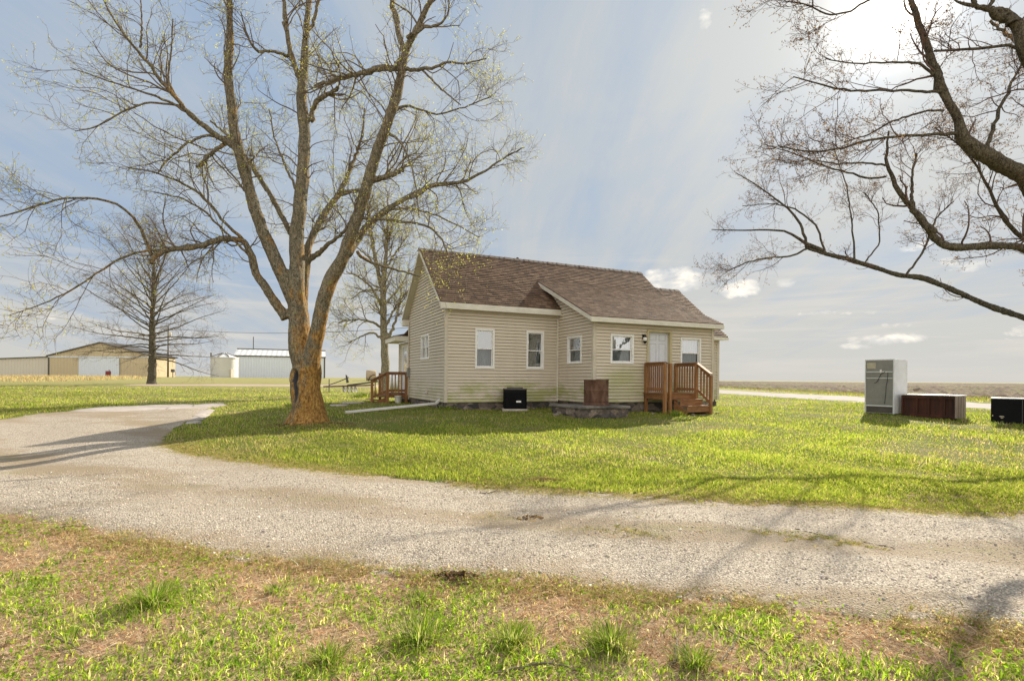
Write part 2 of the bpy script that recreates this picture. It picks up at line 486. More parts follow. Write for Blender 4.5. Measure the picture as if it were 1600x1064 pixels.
def m_gravel(t):
    v = obj_co(t)
    vo = t.n('ShaderNodeTexVoronoi', {'Vector': v, 'Scale': 62.0})
    vo2 = t.n('ShaderNodeTexVoronoi', {'Vector': v, 'Scale': 120.0})
    r1 = t.n('ShaderNodeSeparateColor', {0: vo.outputs['Color']}).outputs[0]
    r2 = t.n('ShaderNodeSeparateColor', {0: vo2.outputs['Color']}).outputs[1]
    c = t.ramp(r1, [(0.0, (0.20, 0.165, 0.135)), (0.3, (0.50, 0.425, 0.325)), (0.6, (0.75, 0.655, 0.51)), (1.0, (0.90, 0.82, 0.67))])
    c2 = t.ramp(r2, [(0.0, (0.15, 0.12, 0.10)), (0.5, (0.50, 0.42, 0.33)), (1.0, (0.78, 0.69, 0.56))])
    c = t.mix(0.45, c, c2)
    edge = t.ramp(vo.outputs['Distance'], [(0.35, 0.0), (0.75, 0.65)])
    c = t.mix(edge, c, (0.10, 0.08, 0.062))
    ac = t.n('ShaderNodeAttribute', attribute_name='across').outputs['Fac']
    nw = t.noise(v, 0.9, 5, .6)
    acw = t.math('ADD', ac, t.math('MULTIPLY', t.math('SUBTRACT', nw, .5), .22))
    worn = t.ramp(acw, [(0.0, 0.85), (0.10, 0.40), (0.22, 0.0), (0.36, 0.05), (0.47, 0.72), (0.56, 0.80), (0.66, 0.12), (0.80, 0.0), (0.92, 0.35), (1.0, 0.9)])
    n1 = t.noise(t.mapping(v, (.6, 1.3, 1)), 1.3, 7, 0.66)
    dirt = t.math('MULTIPLY', t.math('SUBTRACT', t.math('ADD', n1, t.math('MULTIPLY', worn, .34)), .55), 5.0, True)
    dc = t.mix(t.noise(v, 32, 6, .75), (0.14, 0.095, 0.055), (0.48, 0.38, 0.25))
    c = t.mix(t.math('MULTIPLY', dirt, .82), c, dc)
    gr = t.math('MULTIPLY', t.math('SUBTRACT', t.math('ADD', t.noise(t.mapping(v, (.7, 1.5, 1), (7, 3, 0)), 1.8, 7, .7), t.math('MULTIPLY', worn, .22)), .70), 6.0, True)
    c = t.mix(t.math('MULTIPLY', gr, .6), c, (0.24, 0.24, 0.07))
    c = t.mix(t.ramp(t.noise(v, .45, 4), [(0.4, 0.0), (0.7, .35)]), c, (0.40, 0.33, 0.26))
    h = t.math('ADD', t.math('MULTIPLY', vo.outputs['Distance'], -1.0), t.math('MULTIPLY', vo2.outputs['Distance'], -.5))
    return principled(t, c, 0.9, h, 0.9, 0.018, spec=.2)


def m_pebble(t):
    r = t.n('ShaderNodeAttribute', attribute_name='tint').outputs['Color']
    return principled(t, r, .85, t.noise(obj_co(t), 150, 3), .3, .002, spec=.2)


def m_glass(t, refl=0.3, tint=(0.9, 0.93, 0.95)):
    tr = t.n('ShaderNodeBsdfTransparent', {'Color': (*tint, 1)}).outputs[0]
    gl = t.n('ShaderNodeBsdfGlossy', {'Color': (0.95, 0.97, 1, 1), 'Roughness': 0.015,
             'Normal': t.n('ShaderNodeBump', {'Height': t.noise(obj_co(t), 2.5, 2), 'Strength': .25, 'Distance': .02}).outputs[0]}).outputs[0]
    lw = t.n('ShaderNodeLayerWeight', {'Blend': 0.3}).outputs['Fresnel']
    f = t.math('ADD', t.math('MULTIPLY', lw, 0.7), refl, True)
    return t.n('ShaderNodeMixShader', {0: f, 1: tr, 2: gl}).outputs[0]


def m_curtain(t, c1, c2, sc=30.0):
    v = obj_co(t)
    s = t.noise(t.mapping(v, (1, 1, .12)), sc, 4, .6)
    lace = t.noise(v, 60, 3, .7)
    c = t.mix(t.ramp(s, [(0.35, 0.0), (0.65, 1.0)]), c1, c2)
    c = t.mix(t.ramp(lace, [(0.45, 0.0), (0.6, .35)]), c, tuple(a * .5 for a in c1))
    return principled(t, c, .9, s, .5, .02, spec=.1)


def m_wood(t, c1, c2, axis=(1, 1, 8), sc=6.0, rough=.7):
    v = obj_co(t)
    n = t.noise(t.mapping(v, axis), sc, 7, .65, .8)
    n2 = t.noise(v, 1.3, 4)
    c = t.mix(t.ramp(n, [(0.3, 0.0), (0.7, 1.0)]), c1, c2)
    c = t.mix(t.ramp(n2, [(0.5, 0.0), (0.8, .45)]), c, tuple(a * .5 for a in c1))
    return principled(t, c, rough, n, .25, .006)


def m_rust(t):
    v = obj_co(t)
    n = t.noise(t.mapping(v, (1, 1, .5)), 4.5, 7, .65, .5)
    n2 = t.noise(v, 40, 5, .7)
    c = t.ramp(n, [(0.25, (0.04, 0.022, 0.016)), (0.45, (0.095, 0.050, 0.033)), (0.6, (0.15, 0.088, 0.060)), (0.8, (0.26, 0.19, 0.15))])
    c = t.mix(t.ramp(n2, [(0.5, 0.0), (0.75, .5)]), c, (0.10, 0.045, 0.03))
    return principled(t, c, .85, n2, .4, .008, spec=.2)


def m_corr(t, c1, c2, axis=0, freq=20.0, bands=None):
    """ribbed sheet metal: ribs by bump along one axis"""
    v = obj_co(t)
    s = sepz(t, v)[axis]
    w = t.math('SINE', t.math('MULTIPLY', s, freq))
    n = t.noise(v, .6, 5)
    c = t.mix(n, c1, c2)
    c = t.mix(t.math('MULTIPLY', t.math('GREATER_THAN', w, .8), .25), c, tuple(a * .7 for a in c1))
    return principled(t, c, .45, w, .5, .06, metal=.0)


def m_concrete(t, c1=(0.36, 0.31, 0.27), c2=(0.52, 0.46, 0.41)):
    v = obj_co(t)
    n = t.noise(v, 1.2, 7, .62)
    n2 = t.noise(v, 30, 6, .7)
    c = t.mix(t.ramp(n, [(0.35, 0.0), (0.7, 1.0)]), c1, c2)
    c = t.mix(t.ramp(n2, [(0.45, 0.0), (0.75, .5)]), c, tuple(a * .45 for a in c1))
    ck = t.n('ShaderNodeTexVoronoi', {'Vector': t.mix(.12, v, t.n('ShaderNodeTexNoise', {'Scale': 2.0, 'Vector': v}).outputs['Color']), 'Scale': .55}, feature='DISTANCE_TO_EDGE').outputs['Distance']
    c = t.mix(t.ramp(ck, [(0.0, .7), (0.02, 0.0)]), c, (0.10, 0.085, 0.06))
    return principled(t, c, .9, n2, .35, .01, spec=.2)


def m_plow(t):
    v = obj_co(t)
    n = t.noise(t.mapping(v, (.35, .06, 1)), 1.5, 6, .7)
    n2 = t.noise(t.mapping(v, (1.0, .35, 1)), 2.2, 6, .7)
    c = t.ramp(n2, [(0.34, (0.03, 0.02, 0.013)), (0.5, (0.085, 0.055, 0.036)), (0.66, (0.18, 0.12, 0.08))])
    c = t.mix(t.ramp(n, [(0.50, 0.0), (0.62, .85)]), c, (0.15, 0.16, 0.045))
    return principled(t, c, .95, n2, .9, .1, spec=.1)


def m_stone(t):
    v = obj_co(t)
    vo = t.n('ShaderNodeTexVoronoi', {'Vector': t.mapping(v, (1, 1, 1.7)), 'Scale': 4.2})
    r = t.n('ShaderNodeSeparateColor', {0: vo.outputs['Color']}).outputs[0]
    c = t.ramp(r, [(0.0, (0.05, 0.05, 0.055)), (0.4, (0.13, 0.11, 0.10)), (0.7, (0.25, 0.20, 0.16)), (1.0, (0.32, 0.29, 0.25))])
    n = t.noise(v, 16, 6, .7)
    c = t.mix(t.ramp(n, [(0.4, 0.0), (0.7, .7)]), c, (0.06, 0.05, 0.04))
    return principled(t, c, .9, t.math('ADD', n, t.math('MULTIPLY', vo.outputs['Distance'], -1.0)), .8, .03, spec=.2)


M = {}
M['siding'] = material('vinyl_siding', m_siding)
M['siding_clean'] = material('vinyl_siding_gable', m_siding, algae=.5)
M['shingle'] = material('asphalt_shingle', m_shingle)
M['ridge'] = material('ridge_shingle', m_plain, c1=(0.10, 0.075, 0.06), c2=(0.16, 0.12, 0.095), scale=6, rough=.9)
M['fascia'] = material('aged_white_trim', m_plain, c1=(0.60, 0.565, 0.48), c2=(0.74, 0.71, 0.62), scale=2.5, rough=.5, stretch=(1, 1, 3))
M['trim'] = material('tan_trim', m_plain, c1=(0.50, 0.45, 0.36), c2=(0.60, 0.54, 0.44), scale=3, rough=.5)
M['white'] = material('white_vinyl', m_plain, c1=(0.74, 0.73, 0.70), c2=(0.82, 0.82, 0.80), scale=3, rough=.35)
M['soffit'] = material('soffit_vinyl', m_plain, c1=(0.50, 0.47, 0.36), c2=(0.58, 0.55, 0.44), scale=3, rough=.5)
M['door'] = material('pale_grey_door', m_plain, c1=(0.60, 0.62, 0.67), c2=(0.66, 0.68, 0.73), scale=2, rough=.4)
M['door_groove'] = material('door_groove', m_plain, c1=(0.36, 0.38, 0.43), c2=(0.42, 0.44, 0.49), scale=2, rough=.5)
M['stone'] = material('foundation_stone', m_stone)
M['glass'] = material('window_glass', m_glass, refl=.30)
M['glass_sky'] = material('window_glass_bright', m_glass, refl=.40)
M['glass_low'] = material('screened_glass', m_glass, refl=.06, tint=(.72, .74, .76))
M['cur_white'] = material('white_lace_curtain', m_curtain, c1=(0.62, 0.64, 0.66), c2=(0.82, 0.84, 0.86))
M['cur_grey'] = material('grey_curtain', m_curtain, c1=(0.24, 0.26, 0.26), c2=(0.40, 0.42, 0.41))
M['cur_green'] = material('dark_green_drape', m_curtain, c1=(0.035, 0.055, 0.045), c2=(0.12, 0.15, 0.12), sc=12)
M['dark'] = material('dark_interior', m_plain, c1=(0.02, 0.02, 0.02), c2=(0.04, 0.04, 0.04))
M['redwood'] = material('stained_deck_wood', m_wood, c1=(0.15, 0.062, 0.020), c2=(0.40, 0.20, 0.075), axis=(4, 4, .6))
M['redwood_flat'] = material('stained_deck_boards', m_wood, c1=(0.13, 0.055, 0.02), c2=(0.34, 0.165, 0.066), axis=(.6, 4, 4))
M['rust'] = material('rusty_steel', m_rust)
M['black'] = material('black_paint', m_plain, c1=(0.004, 0.004, 0.005), c2=(0.008, 0.008, 0.010), scale=3, rough=.7, spec=.12, c3=(0.014, 0.014, 0.016))
M['concrete'] = material('old_concrete', m_concrete)
M['slab'] = material('mossy_concrete', m_concrete, c1=(0.08, 0.072, 0.064), c2=(0.30, 0.27, 0.235))
M['fridge_back'] = material('fridge_back_steel', m_plain, c1=(0.20, 0.20, 0.185), c2=(0.27, 0.268, 0.25), scale=1.5, rough=.5)
M['fridge_side'] = material('white_enamel', m_plain, c1=(0.60, 0.63, 0.66), c2=(0.74, 0.76, 0.78), scale=1.2, rough=.3, c3=(.5, .42, .4))
M['dark_brown'] = material('dark_brown_wood', m_wood, c1=(0.014, 0.006, 0.004), c2=(0.10, 0.030, 0.014), axis=(2.6, 2.6, .25), sc=2.2)
M['grey_wood'] = material('weathered_wood', m_wood, c1=(0.25, 0.19, 0.15), c2=(0.36, 0.29, 0.23), axis=(4, 4, .5))
M['pipe'] = material('white_plastic_pipe', m_plain, c1=(0.62, 0.60, 0.57), c2=(0.74, 0.72, 0.69), rough=.4)
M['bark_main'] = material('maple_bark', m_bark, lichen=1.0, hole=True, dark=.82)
M['bark_grey'] = material('grey_bark', m_bark, lichen=0.0, dark=1.15)
M['bark_dark'] = material('dark_bark', m_bark, lichen=0.0, dark=.45)
M['twig'] = material('twig_bark', m_plain, c1=(0.10, 0.075, 0.05), c2=(0.20, 0.155, 0.105), scale=3, rough=.8)
M['twig_dark'] = material('dark_twig_bark', m_plain, c1=(0.085, 0.05, 0.038), c2=(0.15, 0.095, 0.07), scale=3, rough=.8)
M['leaf'] = material('young_leaf', m_leaf, trans=.42)
M['grass'] = material('grass_blade', m_leaf, trans=.58)
M['ground'] = material('lawn_soil', m_ground)
M['gravel'] = material('limestone_gravel', m_gravel)
M['pebble'] = material('loose_stone', m_pebble)
M['road'] = material('pale_asphalt', m_concrete, c1=(0.26, 0.23, 0.21), c2=(0.33, 0.30, 0.275))  # pale tone of the asphalt itself
M['plow'] = material('plowed_soil', m_plow)
M['lane'] = material('dirt_lane', m_plain, c1=(0.33, 0.24, 0.18), c2=(0.44, 0.34, 0.27), scale=.6, rough=.95)
M['barn_tan'] = material('tan_metal_wall', m_corr, c1=(0.47, 0.38, 0.235), c2=(0.52, 0.42, 0.27), freq=8.0)
M['barn_grey'] = material('grey_metal_wall', m_corr, c1=(0.54, 0.49, 0.41), c2=(0.60, 0.55, 0.46), freq=8.0)
M['metal_white'] = material('white_metal_wall', m_corr, c1=(0.60, 0.64, 0.70), c2=(0.66, 0.70, 0.75), freq=12.0)
M['metal_roof'] = material('galvanised_roof', m_corr, c1=(0.60, 0.60, 0.58), c2=(0.70, 0.70, 0.68), freq=6.0)
M['bin'] = material('galvanised_bin', m_corr, c1=(0.56, 0.55, 0.50), c2=(0.66, 0.65, 0.60), axis=2, freq=40.0)
M['dark_metal'] = material('dark_metal', m_plain, c1=(0.06, 0.055, 0.05), c2=(0.10, 0.09, 0.08), scale=4, rough=.6)
M['straw'] = material('straw_bale', m_plain, c1=(0.34, 0.26, 0.17), c2=(0.46, 0.37, 0.25), scale=3, rough=.95, bstr=.5)
M['red'] = material('dark_red_paint', m_plain, c1=(0.16, 0.02, 0.02), c2=(0.22, 0.035, 0.03), scale=2)
M['label'] = material('faded_label', m_plain, c1=(0.42, 0.38, 0.28), c2=(0.52, 0.48, 0.37), scale=14)
M['wire'] = material('cable', m_plain, c1=(0.10, 0.10, 0.10), c2=(0.16, 0.16, 0.16))

# ------------------------------------------------------------------ ground sheets
def axis_coords(lo, hi, near, step, growth):
    out = [0.0]; s = step
    while out[-1] < hi:
        if out[-1] > near: s *= growth
        out.append(out[-1] + s)
    neg = [0.0]; s = step
    while neg[-1] > lo:
        if neg[-1] < -near: s *= growth
        neg.append(neg[-1] - s)
    return np.array(sorted(set(neg + out)))


xs = axis_coords(-3500, 3500, 20, 0.2, 1.045)
ys = axis_coords(-40, 5000, 26, 0.2, 1.04)
XX, YY = np.meshgrid(xs, ys)
ZZ = gz(XX, YY)
V = np.stack([XX, YY, ZZ], -1).reshape(-1, 3)
nx, ny = len(xs), len(ys)
I = np.arange(nx * ny).reshape(ny, nx)
Fq = np.stack([I[:-1, :-1], I[:-1, 1:], I[1:, 1:], I[1:, :-1]], -1).reshape(-1, 4)
tag(np_mesh('ground', V, Fq, M['ground']), kind='structure')


def pip(P, poly):
    """vectorised point in polygon"""
    x, y = P[:, 0], P[:, 1]
    c = np.zeros(len(P), bool)
    n = len(poly)
    for i in range(n):
        x1, y1 = poly[i]; x2, y2 = poly[(i + 1) % n]
        if y1 == y2: continue
        k = ((y1 > y) != (y2 > y)) & (x < (x2 - x1) * (y - y1) / (y2 - y1) + x1)
        c ^= k
    return c


def rough_poly(pts, step=0.22, amp=0.10, seed=1):
    out = []
    n = len(pts)
    for i in range(n):
        a = np.array(pts[i]); b = np.array(pts[(i + 1) % n])
        L = np.linalg.norm(b - a); k = max(1, int(L / step)); nrm_ = np.array([-(b - a)[1], (b - a)[0]]) / max(L, 1e-6)
        for j in range(k):
            p = a + (b - a) * j / k
            w = mnoise.noise(Vector((p[0] * 1.1, p[1] * 1.1, seed))) + .6 * mnoise.noise(Vector((p[0] * 3.7, p[1] * 3.7, seed + 5)))
            p = p + nrm_ * amp * w
            out.append((float(p[0]), float(p[1])))
    return out


def sheet(name, poly, mat, lift=0.008, step=0.3, kind='structure'):
    P = np.array(poly)
    lo = P.min(0); hi = P.max(0)
    gx, gy = np.meshgrid(np.arange(lo[0], hi[0], step), np.arange(lo[1], hi[1], step))
    G = np.stack([gx.ravel(), gy.ravel()], -1)
    G = G[pip(G, poly)]
    # keep away from the border
    Q = P[::2]
    if len(G):
        d = np.full(len(G), 9e9)
        for q in Q: d = np.minimum(d, (G[:, 0] - q[0]) ** 2 + (G[:, 1] - q[1]) ** 2)
        G = G[d > (step * .45) ** 2]
    pts = [Vector(p) for p in poly] + [Vector((float(a), float(b))) for a, b in G]
    n = len(poly)
    res = delaunay_2d_cdt(pts, [(i, (i + 1) % n) for i in range(n)], [], 1, 1e-5)
    vs = np.array([(v.x, v.y) for v in res[0]])
    z = gz(vs[:, 0], vs[:, 1]) + lift
    z[:n] -= lift + .006        # the border dips into the soil
    me = bpy.data.meshes.new(name)
    me.from_pydata([(float(a), float(b), float(c)) for (a, b), c in zip(vs, z)], [], [tuple(f) for f in res[2]])
    me.materials.append(mat)
    me.polygons.foreach_set('use_smooth', [True] * len(me.polygons))
    # faces must look up
    if len(me.polygons) and me.polygons[0].normal.z < 0:
        me.flip_normals()
    o = link(name, me)
    return tag(o, kind=kind)


def gp(px, py):
    p = on_ground(px, py)
    return (p.x, p.y)


drive_top = [gp(*q) for q in ((300, 657), (283, 668), (262, 680), (262, 692), (300, 706), (400, 721), (530, 737), (700, 753), (850, 766), (1000, 773), (1150, 783), (1350, 791), (1600, 800))]
drive_bot = [gp(*q) for q in ((1600, 992), (1400, 975), (1300, 962), (1100, 945), (960, 930), (800, 912), (600, 903), (480, 884), (330, 873), (200, 848), (100, 822), (0, 806))]
e1 = drive_top[-1]; e2_ = drive_bot[0]
dirx = ((e1[0] - drive_top[-2][0]), (e1[1] - drive_top[-2][1])); l_ = math.hypot(*dirx)
right_far = (e1[0] + dirx[0] / l_ * 16, e1[1] + dirx[1] / l_ * 16)
db = (e2_[0] - drive_bot[3][0], e2_[1] - drive_bot[3][1]); l2 = math.hypot(*db)
right_near = (e2_[0] + db[0] / l2 * 14, e2_[1] + db[1] / l2 * 14)
drive = drive_top + [right_far, right_near] + drive_bot + [(-12.0, 6.6), (-24.0, 8.0), (-26.0, 15.0)] + [gp(0, 655), gp(60, 646), gp(130, 640.5), gp(230, 637.5), gp(330, 637)]
DRIVE = rough_poly(drive, .2, .13, 3)
GD = sheet('gravel_driveway', DRIVE, M['gravel'], .010, .25)


def poly_dist(P, line):
    L = np.array(line); d = np.full(len(P), 9e9)
    for a, b in zip(L[:-1], L[1:]):
        ab = b - a; t = np.clip(((P - a) @ ab) / (ab @ ab), 0, 1)
        d = np.minimum(d, np.linalg.norm(P - a - t[:, None] * ab, axis=1))
    return d


vv_ = np.empty(len(GD.data.vertices) * 3, np.float32); GD.data.vertices.foreach_get('co', vv_); vv_ = vv_.reshape(-1, 3)[:, :2]
dt_ = poly_dist(vv_, [gp(0, 655), gp(150, 640), gp(262, 680)] + drive_top[3:] + [right_far]); db_ = poly_dist(vv_, [right_near] + drive_bot + [(-12.0, 6.6), (-24.0, 8.0)])
GD.data.attributes.new('across', 'FLOAT', 'POINT').data.foreach_set('value', (db_ / (db_ + dt_ + 1e-6)).astype(np.float32))
pad = [gp(105, 641), gp(175, 634.8), gp(350, 629.5), gp(356, 633.5), gp(300, 639.5), gp(110, 646)]
PAD = rough_poly(pad, .25, .03, 9)
sheet('concrete_pad', PAD, M['concrete'], .026, .5)
walk = [gp(314, 640.5), gp(338, 640.5), gp(314, 662), gp(286, 663)]
WALK = rough_poly(walk, .2, .02, 19)
sheet('concrete_path', WALK, M['concrete'], .045, .3)
# the road beyond the yard runs away from the viewer
ROAD = [(16.6, 6.0), (16.4, 18.9), (15.9, 28.0), (15.0, 40.0), (11.0, 90.0), (3.0, 190.0), (9.5, 190.0), (17.2, 90.0), (20.9, 45.0), (22.1, 28.0), (22.6, 18.0), (22.9, 6.0)]
sheet('road', rough_poly(ROAD, .8, .05, 4), M['road'], .012, 1.2)
LANE = [(-37, 50), (-30, 50.5), (-20, 51), (-4, 52), (6, 54), (6, 58), (-10, 58.5), (-24, 57), (-38, 55)]
sheet('dirt_lane', rough_poly(LANE, 1.0, .8, 6), M['lane'], .05, 2.0)

# plowed field: a real clod surface
fx = np.concatenate([np.arange(29, 60, .35), np.arange(60, 140, 1.2), np.arange(140, 520, 6)])
fy = np.concatenate([np.arange(14, 90, .45), np.arange(90, 220, 1.6), np.arange(220, 620, 8)])
FX, FY = np.meshgrid(fx, fy)
FX = FX - .075 * (FY - 20) * (FX < 60)


def npnoise(x, y, s=0):
    a = np.sin(x * 1.9 + s) * np.sin(y * 2.3 + 1.3 * np.sin(x * .9 + s)) + .7 * np.sin(x * 4.7 + y * 1.1 + s) * np.sin(y * 5.3 - x * .8) + .5 * np.sin(x * 9.1 - y * 7.7)
    return a


FZ = gz(FX, FY) + .03 + .09 * npnoise(FX, FY) + rng.normal(0, .06, FX.shape) + .12 * np.abs(np.sin(FY * .21 + FX * .05)) + .0012 * np.clip(FX - 29, 0, 80)
FZ[:, 0] = gz(FX[:, 0], FY[:, 0]) - .05
V = np.stack([FX, FY, FZ], -1).reshape(-1, 3)
I = np.arange(FX.size).reshape(FX.shape)
tag(np_mesh('plowed_field', V, np.stack([I[:-1, :-1], I[:-1, 1:], I[1:, 1:], I[1:, :-1]], -1).reshape(-1, 4), M['plow'], smooth=False), kind='structure')

# ------------------------------------------------------------------ grass, leaves and loose stones (stuff)
HOUSE_O = (-2.0602, 16.5998); TH = 0.4255
ct, st_ = math.cos(TH), math.sin(TH)


def hw(a, b):
    return (HOUSE_O[0] + ct * a - st_ * b, HOUSE_O[1] + st_ * a + ct * b)


HOUSE_POLY = [hw(0, 0), hw(3.956, 0), hw(3.956, -2.19), hw(8.7, -2.19), hw(8.7, -1.04), hw(10.1, -1.04), hw(10.1, 4.6), hw(0, 6.4)]
SLAB_POLY = [hw(2.76, -3.3), hw(4.45, -3.3), hw(4.45, -2.2), hw(3.9, -2.2), hw(3.9, -1.7), hw(2.7, -1.7)]
DECK_POLY = [hw(5.75, -3.7), hw(7.15, -3.7), hw(7.15, -2.1), hw(5.75, -2.1)]


def blades(P, H, Wd, col, lean=.35, curl=.5, az=None):
    """P [n,2] ground points -> 5-vertex blades (3 triangles)"""
    n = len(P)
    z0 = gz(P[:, 0], P[:, 1]) - .004
    a = rng.uniform(0, 2 * np.pi, n) if az is None else az
    L = rng.uniform(.1, lean, n) * H
    dx, dy = np.cos(a), np.sin(a)
    fa = rng.uniform(0, 2 * np.pi, n)
    wx, wy = np.cos(fa) * Wd / 2, np.sin(fa) * Wd / 2
    B = np.zeros((n, 5, 3), np.float32)
    mx, my = P[:, 0] + dx * L * .35, P[:, 1] + dy * L * .35
    tx, ty = P[:, 0] + dx * L * (1 + curl), P[:, 1] + dy * L * (1 + curl)
    B[:, 0] = np.stack([P[:, 0] - wx, P[:, 1] - wy, z0], -1)
    B[:, 1] = np.stack([P[:, 0] + wx, P[:, 1] + wy, z0], -1)
    B[:, 2] = np.stack([mx - wx * .8, my - wy * .8, z0 + H * .58], -1)
    B[:, 3] = np.stack([mx + wx * .8, my + wy * .8, z0 + H * .58], -1)
    B[:, 4] = np.stack([tx, ty, z0 + H], -1)
    base = np.arange(n)[:, None] * 5
    F = np.concatenate([base + np.array([[0, 1, 3]]), base + np.array([[0, 3, 2]]), base + np.array([[2, 3, 4]])], 0)
    return B.reshape(-1, 3), F, np.repeat(col, 5, 0)


def pick(n, x0, x1, y0, y1, excl=(), power=1.6):
    """random ground points, denser near the viewer's end of the lawn"""
    u = rng.uniform(0, 1, n)
    k = 1 - power
    y = (y0 ** k + u * (y1 ** k - y0 ** k)) ** (1 / k)
    x = rng.uniform(-1, 1, n) * (y * 1.0 + 1.0)
    P = np.stack([x, y], -1)
    P = P[(x > x0) & (x < x1)]
    for e in excl:
        P = P[~pip(P, e)]
    return P


def pal(n, cols, wts):
    c = np.array(cols)[rng.choice(len(cols), n, p=np.array(wts) / sum(wts))]
    return np.clip(c * rng.uniform(.7, 1.3, (n, 1)) * rng.uniform(.92, 1.08, (n, 3)), 0, 1)


def vnoise(x, y, s=0.0):
    r = np.sin(x * .83 + 1.1 * np.sin(y * .57 + s) + s) + np.sin(y * 1.07 + 1.3 * np.sin(x * .71 - s)) + .7 * np.sin(x * 2.3 + 1.9 * np.sin(y * 1.9 + s)) * np.sin(y * 2.7 + s) + .5 * np.sin(x * 5.1 + y * 3.9 + s) + .4 * np.sin(x * 8.7 - y * 7.1 + 2 * s)
    return r / 3.6


GREEN = [(0.25, 0.31, 0.045), (0.36, 0.395, 0.07), (0.115, 0.17, 0.03), (0.47, 0.46, 0.13)]
STRAW = [(0.46, 0.38, 0.20), (0.36, 0.27, 0.14), (0.55, 0.47, 0.30)]
EX = (DRIVE, PAD, WALK, HOUSE_POLY, SLAB_POLY, DECK_POLY)
# main lawn
P = pick(560000, -60, 60, 5.2, 46, EX, 2.0)
P = P[~pip(P, ROAD)]
below = P[:, 1] < 6.4
vb = vnoise(P[:, 0], P[:, 1], 2.0)
verge_edge = np.interp(P[:, 0], [p[0] for p in drive_bot[::-1]], [p[1] for p in drive_bot[::-1]])
P = P[(P[:, 1] > verge_edge + .1)]
vb = vnoise(P[:, 0] * 1.1, P[:, 1] * 1.1, 2.0)
dr = np.array(DRIVE)
# thin the sward where the ground is worn
vb = vb + .5 * vnoise(P[:, 0] * .33, P[:, 1] * .4, 8.0)
keep = rng.uniform(0, 1, len(P)) < np.clip(.95 + vb * 1.1, .15, 1)
P = P[keep]; vb = vb[keep]
dist = np.hypot(P[:, 0], P[:, 1])
n = len(P)
clump = np.clip(vnoise(P[:, 0] * 2.6, P[:, 1] * 2.6, 5.0), -1, 1)
H = (.034 + .024 * clump) * rng.uniform(.5, 1.6, n) * (1 + .012 * dist)
Wd = .0045 * (1 + dist * .13)
mixs = rng.uniform(0, 1, n) < np.clip(.14 - .75 * np.clip(vb, -1, 0) - .12 * clump, .04, .85)
leftdry = (P[:, 0] < -4) & (rng.uniform(0, 1, n) < .18)
col = np.where((mixs | leftdry)[:, None], pal(n, STRAW, (3, 2, 1)), pal(n, GREEN, (4, 4, 2, 2)))
tone = np.clip(1 + .34 * vnoise(P[:, 0] * .45, P[:, 1] * .6, 6.0) + .18 * clump, .55, 1.4)
col = col * tone[:, None] * np.array([1 + .0, 1, 1])
V, F, Tn = blades(P, H, Wd, col, .75, .6)
tag(np_mesh('lawn_grass', V, F, M['grass'], smooth=False, tint=Tn), 'short bright green spring grass of the lawn round the house', 'grass', kind='stuff')

# verge in the foreground: thatch, weeds and grass tufts
def verge_pts(n, y0=1.6, y1=8.0):
    P = np.stack([rng.uniform(-11, 7, n), rng.uniform(y0, y1, n)], -1)
    e = np.interp(P[:, 0], [p[0] for p in drive_bot[::-1]], [p[1] for p in drive_bot[::-1]])
    e = np.where(P[:, 0] < drive_bot[-1][0], drive_bot[-1][1] + .1 * (drive_bot[-1][0] - P[:, 0]), e)
    P = P[(P[:, 1] < e + .12 * rng.normal(0, 1, n)) & (np.abs(P[:, 0]) < P[:, 1] * 1.02 + .5)]
    return P


P = verge_pts(460000)
g1 = vnoise(P[:, 0] * 2.1, P[:, 1] * 2.6, 9.0)
e = np.interp(P[:, 0], [p[0] for p in drive_bot[::-1]], [p[1] for p in drive_bot[::-1]])
near = np.clip((e - P[:, 1]) / 1.2, 0, 1)
g1 = vnoise(P[:, 0] * 4.4, P[:, 1] * 5.2, 9.0)
g1b = vnoise(P[:, 0] * 7.3, P[:, 1] * 9.1, 4.0)
isg = (g1 * .75 + .55 * g1b + .88 * near - .29 - .36 * np.clip((-.8 - P[:, 0]) / 1.5, 0, 1) + rng.normal(0, .13, len(P))) > .06
Pg = P[isg & (rng.uniform(0, 1, len(P)) < .8)]
Ps = P[~isg & (rng.uniform(0, 1, len(P)) < .8)]
n = len(Pg)
V1, F1, T1 = blades(Pg, rng.uniform(.014, .052, n) * (1 + .8 * np.clip(vnoise(Pg[:, 0] * 2.1, Pg[:, 1] * 2.6, 9.0), 0, 1)), rng.uniform(.004, .011, n), pal(n, [(0.30, 0.44, 0.05), (0.14, 0.25, 0.03), (0.48, 0.56, 0.08), (0.72, 0.62, 0.36)], (4, 3, 4, 2)), 1.3, .6)
n = len(Ps)
V2, F2, T2 = blades(Ps, rng.uniform(.005, .032, n), rng.uniform(.003, .008, n), pal(n, [(0.74, 0.57, 0.40), (0.62, 0.40, 0.28), (0.20, 0.12, 0.08), (0.88, 0.76, 0.58), (0.60, 0.33, 0.22)], (4, 4, 2, 3, 3)), 3.8, 1.2)
o = np_mesh('verge_grass', np.concatenate([V1, V2]), np.concatenate([F1, F2 + len(V1)]), M['grass'], smooth=False, tint=np.concatenate([T1, T2]))
tag(o, 'mixed green weeds and dry thatch on the verge along the gravel', 'grass', kind='stuff')


